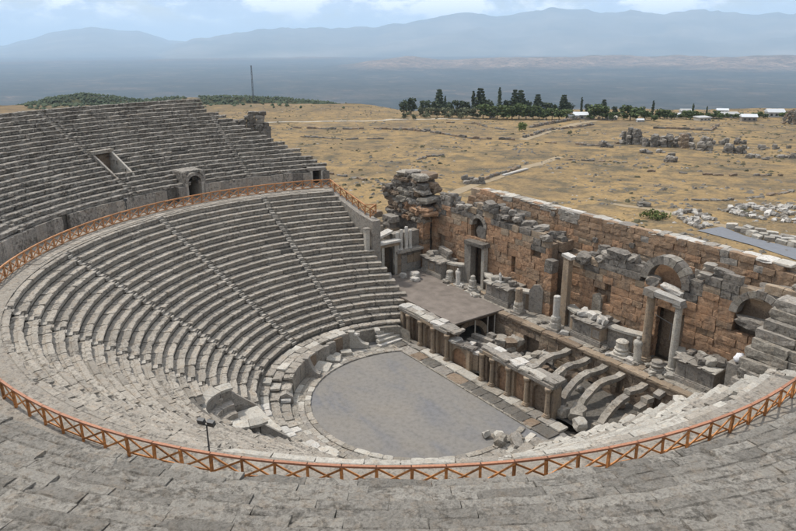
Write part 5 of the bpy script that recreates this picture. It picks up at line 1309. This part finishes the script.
ruin(692, 716, 150, 2.6, 'jumbled pale ruin heap right of the brown pillar stump', 1.0, ('grey_marble', 'field_stone', 'rubble_stone'), 4)
ruin(726, 742, 153, 2.8, 'dark ruin heap at the right end of the long ruin', 1.0, depth=4)
ruin(600, 622, 147, 1.4, 'low grey rubble spreading left of the tall ruin block', 0.8, depth=5)
ruin(655, 690, 141, 2.4, 'second grey wall line just behind the long ruined wall', 0.7, depth=2.0)
ruin(700, 745, 144, 2.0, 'broken grey wall line behind the jumbled ruin heap', 0.7, depth=2.5)
ruin(742, 800, 158, 0.8, 'low scatter of grey stones nearer at the right', 0.5, depth=5)
ruin(640, 668, 153, 0.9, 'low stones in front of the long ruined wall', 0.7, depth=4)
ruin(668, 677, 162, 1.7, 'small isolated grey ruin standing in front of the long ruin', 1.2)
ruin(744, 796, 148, 1.0, 'low scatter of grey blocks at the far right of the field', 0.5, ('grey_marble', 'field_stone'), 6)
ruin(782, 800, 124, 6.5, 'tall brown ruin at the right edge near the houses', 1.0, ('brown_stone', 'field_stone'), 5, lambda u: 0.7+0.3*u)
ruin(466, 480, 183, 1.2, 'small dark rubble heap at the end of the brown path', 1.0, depth=3)
ruin(640, 656, 206, 0.5, 'small heap of stones left of the green bush', 0.8, ('rubble_stone', 'field_stone'), 2)
# white rubble behind the wall
def heap(poly, n, label, group, smin, smax, mats, name='rubble_block'):
    P_ = [G(*p) for p in poly]; k = 0
    while k < n:
        i = rng.randrange(1, len(P_)-1); a, bb, c = Vector(P_[0]), Vector(P_[i]), Vector(P_[i+1]); u, v = rng.random(), rng.random()
        if u+v > 1: u, v = 1-u, 1-v
        p = a+(bb-a)*u+(c-a)*v; s = rng.uniform(smin, smax)
        o = inst(name, rng.choice(RGH), (p.x, p.y, tz(p.x, p.y)-0.05), None, (rng.gauss(0, .25), rng.gauss(0, .25), rng.uniform(0, 3)), (s*rng.uniform(1, 1.8), s, s*rng.uniform(.5, .8)), rng.choice(mats))
        tag(o, label, 'block', group); k += 1
heap([(672, 213), (700, 211), (722, 224), (700, 230), (684, 222)], 85, 'broken grey-white block in the dense stone heap behind the stage wall', 'stone heap behind the stage wall', 0.4, 0.95, ('white_rubble', 'white_rubble', 'grey_stone', 'grey_marble'))
heap([(718, 210), (740, 206), (800, 208), (800, 224), (752, 219)], 75, 'flat white slab in the scatter beyond the paved area', 'white slabs beyond the paved area', 0.5, 1.1, ('white_rubble', 'white_marble', 'white_rubble', 'grey_marble'))
for k, (px, py) in enumerate([(732, 229), (739, 231.5), (746, 234), (752, 236), (757, 239), (763, 238), (769, 241), (775, 240), (781, 244), (787, 243), (793, 247), (799, 248), (748, 230), (760, 233), (772, 236), (785, 239), (794, 241)]):
    p = G(px, py); o = inst('kerb_block', rng.choice(BLK), (p[0], p[1], p[2]), None, (rng.gauss(0, .05), rng.gauss(0, .05), rng.uniform(-.3, .6)), (rng.uniform(1.1, 1.8), rng.uniform(.8, 1.2), rng.uniform(.6, .95)), rng.choice(['white_rubble', 'pale_stone', 'grey_marble']))
    tag(o, 'squared pale block in the row edging the paved area', 'block', 'blocks edging the paved area')
# scattered field stones and dry scrub, too many to count
def scatter(name, n, mat, label, cat, smin, smax, flat, thresh, seed, pxr=(270, 830), pyr=(104, 232)):
    r_ = np.random.RandomState(seed); b = MB(); k = 0; tries = 0
    shapes = []
    for q in range(6):
        v = np.array([(1, 0, 0), (0.3, 0.95, 0), (-0.8, 0.6, 0), (-0.8, -0.6, 0), (0.3, -0.95, 0), (0.45, 0.2, 0.9), (-0.3, 0.4, 1.0), (-0.2, -0.5, 0.85)])*r_.uniform(0.7, 1.25, (8, 3)); shapes.append(v)
    F_ = [(0, 1, 5), (1, 6, 5), (1, 2, 6), (2, 3, 6), (3, 7, 6), (3, 4, 7), (4, 0, 7), (0, 5, 7), (5, 6, 7)]
    N_ = n*20
    # even over the ground rather than over the picture
    s = r_.uniform(16, 430, N_)**1.0; lat = r_.uniform(-0.66, 0.70, N_)
    D = s+57
    az = YAW-np.arctan(lat); X = CAM[0]+D*np.cos(az); Y = CAM[1]+D*np.sin(az)
    keep = fbm(X/14+seed, Y/14, 4) > thresh
    keep &= ~((X > -33) & (X < 31) & (Y < 26.5)) & ~((np.hypot(X, Y) < 53) & (Y < 14))
    X, Y = X[keep][:n], Y[keep][:n]; Z = terrain_z(X, Y)
    for x, y, z in zip(X, Y, Z):
        sc = smin*(smax/smin)**r_.rand(); a = r_.uniform(0, 6.28); c, si = math.cos(a), math.sin(a); v = shapes[r_.randint(6)]
        sx_, sy_, sz_ = sc*r_.uniform(.7, 1.5), sc*r_.uniform(.6, 1.1), sc*flat*r_.uniform(.6, 1.3)
        b.add([(x+(p[0]*sx_*c-p[1]*sy_*si), y+(p[0]*sx_*si+p[1]*sy_*c), z-0.05+p[2]*sz_) for p in v], F_)
    o = b.build(name, mat); tag(o, label, cat, kind='stuff')
scatter('field_stones', 4200, 'field_stone', 'countless grey stones scattered over the dry field', 'stones', 0.14, 0.8, 0.6, 0.56, 5)
scatter('pale_field_stones', 1300, 'white_rubble', 'pale stone chips scattered over the dry field', 'stones', 0.15, 0.5, 0.5, 0.57, 9)
simple('scrub', (0.085, 0.078, 0.045), 1.0, 0, 0.8, 0.5)
simple('dry_grass', (0.30, 0.215, 0.09), 1.0, 0, 0.5, 0.3)
scatter('dry_scrub', 3000, 'scrub', 'low dark dry scrub dotted over the field', 'scrub', 0.2, 0.9, 0.55, 0.57, 21)

# ------------------------------------------------------------------ vegetation
def foliage_mat(name, c0, c1):
    m, t, b_ = new_mat(name, 0.9, 0.1)
    P = N(t, 'ShaderNodeNewGeometry').outputs['Position']; oi = N(t, 'ShaderNodeObjectInfo').outputs['Random']
    c = ramp(t, noise(t, P, 0.9, 4, 0.7), [(0.3, c0), (0.7, c1)]); c = mixc(t, 1.0, c, ramp(t, oi, [(0, g(0.75)), (1, g(1.25))]), 'MULTIPLY')
    t.links.new(c, b_.inputs['Base Color'])
foliage_mat('leaf_green', (0.05, 0.075, 0.03), (0.12, 0.145, 0.06))
foliage_mat('leaf_olive', (0.085, 0.095, 0.055), (0.16, 0.165, 0.10))
foliage_mat('leaf_dark', (0.036, 0.052, 0.035), (0.09, 0.105, 0.06))
foliage_mat('leaf_bright', (0.07, 0.095, 0.03), (0.15, 0.175, 0.06))
def leaf_quads(b, c, rad, n, size, r_, squash=1.0):
    for k in range(n):
        d = r_.normal(size=3); d /= np.linalg.norm(d); q = np.array(c)+d*rad*np.array([1, 1, squash])*(0.55+0.5*r_.rand())
        nn = d+r_.normal(size=3)*0.6; nn /= np.linalg.norm(nn); u = np.cross(nn, [0.3, 0.2, 1]); u /= np.linalg.norm(u); v = np.cross(nn, u); s = size*r_.uniform(0.6, 1.3)
        b.add([tuple(q-u*s-v*s*0.7), tuple(q+u*s-v*s), tuple(q+u*s*0.8+v*s), tuple(q-u*s*0.9+v*s*0.9)], [(0, 1, 2, 3)])
def tree_meshes(kind, seed):
    r_ = np.random.RandomState(seed); cr = MB(); tr = MB()
    if kind == 'broad':          # height 1
        tr.lathe((0, 0, 0), [(0.035, 0), (0.026, 0.2), (0.02, 0.4)], 6)
        for k in range(4):
            a = r_.uniform(0, 6.28); tr.bar((0, 0, 0.25+0.04*k), (0.2*math.cos(a), 0.2*math.sin(a), 0.55+0.05*k), 0.02)
        for k in range(16):
            a = r_.uniform(0, 6.28); rr = 0.27*math.sqrt(r_.rand()); z = r_.uniform(0.26, 0.84); leaf_quads(cr, (rr*math.cos(a), rr*math.sin(a), z), r_.uniform(0.13, 0.2), 26, 0.045, r_, 0.8)
    elif kind == 'cypress':
        tr.lathe((0, 0, 0), [(0.02, 0), (0.012, 0.5)], 6)
        for k in range(16):
            z = 0.08+0.88*k/15; rr = 0.085*(1-abs(z-0.35)*0.75)*(1.0 if z < 0.85 else 0.45); leaf_quads(cr, (r_.normal()*0.012, r_.normal()*0.012, z), rr, 22, 0.028, r_, 1.2)
    elif kind == 'pine':
        tr.lathe((0, 0, 0), [(0.03, 0), (0.02, 0.6), (0.008, 0.95)], 6)
        for k in range(7):
            z = 0.3+0.66*k/6; rr = 0.26*(1.05-z)+0.04
            for q in range(5):
                a = q*1.256+k*0.7+r_.uniform(-.3, .3); tr.bar((0, 0, z), (rr*math.cos(a), rr*math.sin(a), z-0.03), 0.012); leaf_quads(cr, (rr*0.7*math.cos(a), rr*0.7*math.sin(a), z), rr*0.5, 14, 0.04, r_, 0.5)
    return cr.mesh('crown'), tr.mesh('trunk', 'bark')
TM = {k: [tree_meshes(k, 31+i*7+len(k)) for i in range(3)] for k in ('broad', 'cypress', 'pine')}
for k in TM:
    for cm, _ in TM[k]: cm.materials.append(MATS['leaf_green'])
TREES = []
def T(px, base, top, kind, mat, wid=1.0): TREES.append((px, base, top, kind, mat, wid))
for px, base, top in ((404, 108, 100), (411, 108, 97.5), (425, 109, 100), (432, 110, 101), (450, 110, 99.5), (459, 110, 100), (466, 110, 101.5), (488, 110, 99.5), (506, 111, 100), (527, 111, 99), (545, 113, 102), (553, 113, 103), (569, 114, 102.5), (588, 115, 104), (614, 116, 106.5), (622, 116, 107)): T(px, base, top, 'broad', 'leaf_dark', 1.1)
for px, base, top in ((439, 111, 92.5), (480, 111, 91.5), (514, 112, 93), (520, 112, 93.5), (537, 113, 97), (563, 114, 97.5), (603, 116, 102)): T(px, base, top, 'pine', 'leaf_dark', 1.3)
for px, base, top in ((473, 111, 93.5), (499, 111, 90.5), (581, 115, 99.5), (652, 117, 103), (692, 118, 106), (706, 117, 108), (445, 111, 98)): T(px, base, top, 'cypress', 'leaf_dark', 1.2)
for px, base, top in ((421, 117, 106.5), (430, 117.5, 107), (437, 117.5, 107.5), (444, 117.5, 107), (452, 118, 107), (459, 118, 108), (466, 118, 107), (473, 118.5, 107.5), (408, 116.5, 111)): T(px, base, top, 'broad', 'leaf_olive', 1.3)
for px, base, top in ((483, 118.5, 103.5), (490, 119, 106), (497, 119.5, 105), (507, 119.5, 105), (512, 119.5, 104), (519, 119.5, 103.5), (526, 119.5, 104.5), (533, 119.5, 105), (539, 119.5, 107), (546, 119.5, 108.5), (552, 119.5, 108), (559, 119.5, 108.5), (566, 119.5, 109)): T(px, base, top, 'broad', 'leaf_green', 1.5)
for px, base, top in ((594, 119.5, 104), (602, 120, 106), (630, 120.5, 104.5), (637, 120.5, 106.5), (645, 120, 110), (660, 119, 109), (667, 119, 110), (654, 121.5, 115), (674, 119.5, 113), (686, 119.5, 110.5), (697, 119, 111), (716, 118.5, 111), (612, 121, 112), (760, 118, 112), (727, 118, 113)): T(px, base, top, 'broad', 'leaf_green', 1.4)
for px in (404, 414, 426, 448, 461, 477, 503, 543, 572, 584, 590, 607, 618, 624, 634, 649, 657, 664, 671, 680, 690, 700, 709, 713, 720, 733, 739, 755, 765, 783, 790):   # BUSHROW
    T(px, rng.uniform(118.2, 120.2), rng.uniform(111.5, 114.5), 'broad', 'leaf_olive' if px < 500 else 'leaf_green', rng.uniform(1.5, 2.0))
TREES.sort(key=lambda q: q[0])
cnt = {}
KN = {('broad', 'leaf_dark'): 'dark tree in the back row of the far tree belt', ('pine', 'leaf_dark'): 'tall dark pine in the far tree belt', ('cypress', 'leaf_dark'): 'slim dark cypress in the far tree belt', ('broad', 'leaf_olive'): 'small grey-green orchard tree in front of the tree belt', ('broad', 'leaf_green'): 'bushy green tree in the front row of the tree belt'}
def tree(px, base, top, kind, mat, wid, label, loc=None):
    base = max(base, 114.6) if px < 640 else base
    x, y, z = loc or G(px, base); D = math.hypot(x-CAM[0], y-CAM[1])*1.02
    h = (base-top)/690.0*D*1.06
    t = thing('tree', (x, y, z-0.1), label, 'tree', 'trees of the belt beyond the field')
    cm, tm = rng.choice(TM[kind]); rz = rng.uniform(0, 6.28); sw = h*wid*rng.uniform(.72, 0.98)
    inst('crown', cm, (x, y, z-0.1), t, (0, 0, rz), (sw, sw, h), mat); inst('trunk', tm, (x, y, z-0.1), t, (0, 0, rz), (h, h, h))
for px, base, top, kind, mat, wid in TREES:
    key = (kind, mat); i = cnt.get(key, 0); cnt[key] = i+1
    tree(px, base, top, kind, mat, wid, ordw(i)+' '+KN[key]+', from the left')
tree(522, 131.5, 122, 'broad', 'leaf_bright', 1.5, 'lone round bright green tree in the field before the tree belt')
tree(570, 134.5, 130, 'broad', 'leaf_olive', 1.2, 'small lone olive bush right of the round tree')
# green bush behind the wall
bx_, by_, bz_ = G(655, 218); r_ = np.random.RandomState(3)
bu = thing('bush', (bx_, by_, bz_), 'green leafy bush growing behind the rear stage wall', 'bush'); b = MB()
for k in range(26): leaf_quads(b, (bx_+rng.uniform(-1.9, 1.9), by_+rng.uniform(-1.9, 1.9)*0.8, bz_+rng.uniform(0.1, 0.9)), 0.55, 22, 0.12, r_, 0.9)
b.build('foliage', 'leaf_bright', bu); b = MB()
for k in range(8): b.bar((bx_+rng.uniform(-1, 1), by_+rng.uniform(-1, 1), bz_-0.1), (bx_+rng.uniform(-1.6, 1.6), by_+rng.uniform(-1.2, 1.2), bz_+0.8), 0.05)
b.build('stem', 'bark', bu)
# pine wood on the ridge: a far mass
def wood():
    r_ = np.random.RandomState(17); b = MB(); n = 0
    az = r_.uniform(px_az(350), px_az(-40), 16000); D = r_.normal(740, 90, 16000)
    X = CAM[0]+D*np.cos(az); Y = CAM[1]+D*np.sin(az); Z = terrain_z(X, Y)
    k = fbm(X/90+11, Y/90, 4)
    P_ = [(x, y, z) for x, y, z, q, a in zip(X, Y, Z, k, az) if q > 0.42 and not (a > px_az(35) and q < 0.6)][:7000]
    ring = 5
    for x, y, z in P_:
        h = r_.uniform(0.9, 2.6); rr = h*r_.uniform(0.5, 1.0); vs = [(x, y, z+h)]
        for zz_, m_ in ((0.65, 0.6), (0.25, 1.0)):
            for q in range(ring): a = 2*PI*q/ring+r_.rand(); e = rr*m_*r_.uniform(.75, 1.25); vs.append((x+e*math.cos(a), y+e*math.sin(a), z+h*zz_+r_.uniform(-.4, .4)))
        vs.append((x, y, z-0.3))
        fs = [(0, 1+q, 1+(q+1) % ring) for q in range(ring)]+[(1+q, 6+q, 6+(q+1) % ring, 1+(q+1) % ring) for q in range(ring)]+[(6+q, 11, 6+(q+1) % ring) for q in range(ring)]
        b.add(vs, fs)
    o = b.build('forest', 'leaf_dark'); tag(o, 'dark pine wood covering the ridge beyond the far seats', 'forest', kind='stuff')
wood()
# ------------------------------------------------------------------ houses, mast
def house(px, base, wpx, hpx, label, wall, roof, flat=False):
    x, y, z = G(px, base); D = math.hypot(x-CAM[0], y-CAM[1])*1.02; wd = wpx/690*D; h = hpx/690*D; dp = wd*0.7
    rz = YAW-PI/2+rng.uniform(-.35, .35); t = thing('house', (x, y, z), label, 'house', 'far houses'); ca, sa = math.cos(rz), math.sin(rz)
    L = lambda a, c, zz_: (x+a*ca-c*sa, y+a*sa+c*ca, z+zz_)
    hw = h*0.62
    b = MB(); b.box(L(0, 0, hw/2-0.3), (wd, dp, hw+0.6), rz); b.build('wall', wall, t)
    b = MB()
    if flat: b.box(L(0, 0, hw+0.25), (wd*1.08, dp*1.1, 0.45), rz, 0, (0.06, 0))
    else:
        q = [L(-wd*.55, -dp*.58, hw), L(wd*.55, -dp*.58, hw), L(wd*.55, dp*.58, hw), L(-wd*.55, dp*.58, hw), L(-wd*.55, 0, h), L(wd*.55, 0, h)]
        b.add(q, [(0, 1, 5, 4), (2, 3, 4, 5), (0, 4, 3), (1, 2, 5), (0, 3, 2, 1)])
    b.build('roof', roof, t)
    for k in range(3):
        b = MB(); b.box(L(wd*(-0.3+0.3*k), -dp/2-0.02, hw*0.5), (wd*0.13, 0.08, hw*0.4), rz); b.build('window', 'window_dark', t)
house(581, 119, 14, 6.5, 'white house with a pale roof among the tree belt', 'white_paint', 'roof_sheet')
house(572, 119.5, 10, 5.5, 'small grey house left of the white house in the tree belt', 'pale_stone', 'roof_sheet', True)
house(675, 117.5, 8, 4, 'small white house between the bushy trees', 'white_paint', 'roof_sheet')
house(685, 114.5, 9, 5, 'white house half hidden behind a cypress', 'white_paint', 'white_paint')
house(702, 120.5, 12, 4, 'low pale shed in front of the dark trees', 'pale_stone', 'white_paint', True)
house(722, 113, 9, 4, 'far small house behind the long white roof', 'white_paint', 'roof_sheet')
house(726, 117, 17, 4.5, 'long house with a bright white roof', 'white_paint', 'white_paint')
house(748, 121, 12, 6, 'blue-grey house standing nearest the bare ground', 'grey_marble', 'roof_sheet')
house(774, 117, 13, 7, 'large white house near the right edge', 'white_paint', 'roof_sheet')
house(612, 120, 8, 4, 'pale tent-like shed between trees in the belt', 'pale_stone', 'pale_dust')
house(492, 118, 5, 3.5, 'tiny white hut among the orchard trees', 'white_paint', 'white_paint')
house(640, 122, 6, 3, 'little pale hut right of the belt', 'white_paint', 'roof_sheet')
mx, my = CAM[0]+745*math.cos(px_az(258)), CAM[1]+745*math.sin(px_az(258)); mz = tz(mx, my); D = math.hypot(mx-CAM[0], my-CAM[1]); mh = 33/690*D
ms = thing('radio_mast', (mx, my, mz-3), 'tall thin lattice mast rising from the wooded ridge', 'mast')
for k in range(3):
    a = 2*PI*k/3; b = MB(); b.bar((mx+1.0*math.cos(a), my+1.0*math.sin(a), mz-4), (mx+0.5*math.cos(a), my+0.5*math.sin(a), mz+mh), 0.35); b.build('leg', 'lamp_body', ms)
b = MB()
for k in range(14):
    z0 = mz+mh*k/14; a = 2*PI*k/3; b.bar((mx+0.9*math.cos(a), my+0.9*math.sin(a), z0), (mx+0.9*math.cos(a+2.1), my+0.9*math.sin(a+2.1), z0+mh/14), 0.2)
b.build('lattice', 'lamp_body', ms)
# ------------------------------------------------------------------ air
hb = MB()
hb.box((CAM[0], CAM[1], 300), (190000, 190000, 1800))
m = bpy.data.materials.new('air'); m.use_nodes = True; t = m.node_tree; t.nodes.clear()
pv = N(t, 'ShaderNodeVolumePrincipled'); pv.inputs['Color'].default_value = (0.60, 0.79, 1.0, 1); pv.inputs['Density'].default_value = 6.5e-5
pv.inputs['Anisotropy'].default_value = 0.0
om = N(t, 'ShaderNodeOutputMaterial'); t.links.new(pv.outputs[0], om.inputs['Volume']); MATS['air'] = m
haze = hb.build('haze', 'air'); tag(haze, 'pale blue haze filling the air over the valley', 'haze', kind='stuff')
haze.display_type = 'WIRE'

# ------------------------------------------------------------------ labels: number the look-alikes of small groups by their place in the view
by = {}
bpy.context.view_layer.update()
for o in scene.objects:
    if o.parent is None and o.get('label') and o.get('group'): by.setdefault((o['group'], o['label']), []).append(o)
for (gname, lab), os_ in by.items():
    if 1 < len(os_) <= 20 and len(lab.split()) <= 12:
        os_.sort(key=lambda o: (proj(o.location) or (9999,))[0])
        for i, o in enumerate(os_): o['label'] = lab + ', ' + ordw(i) + ' from the left'
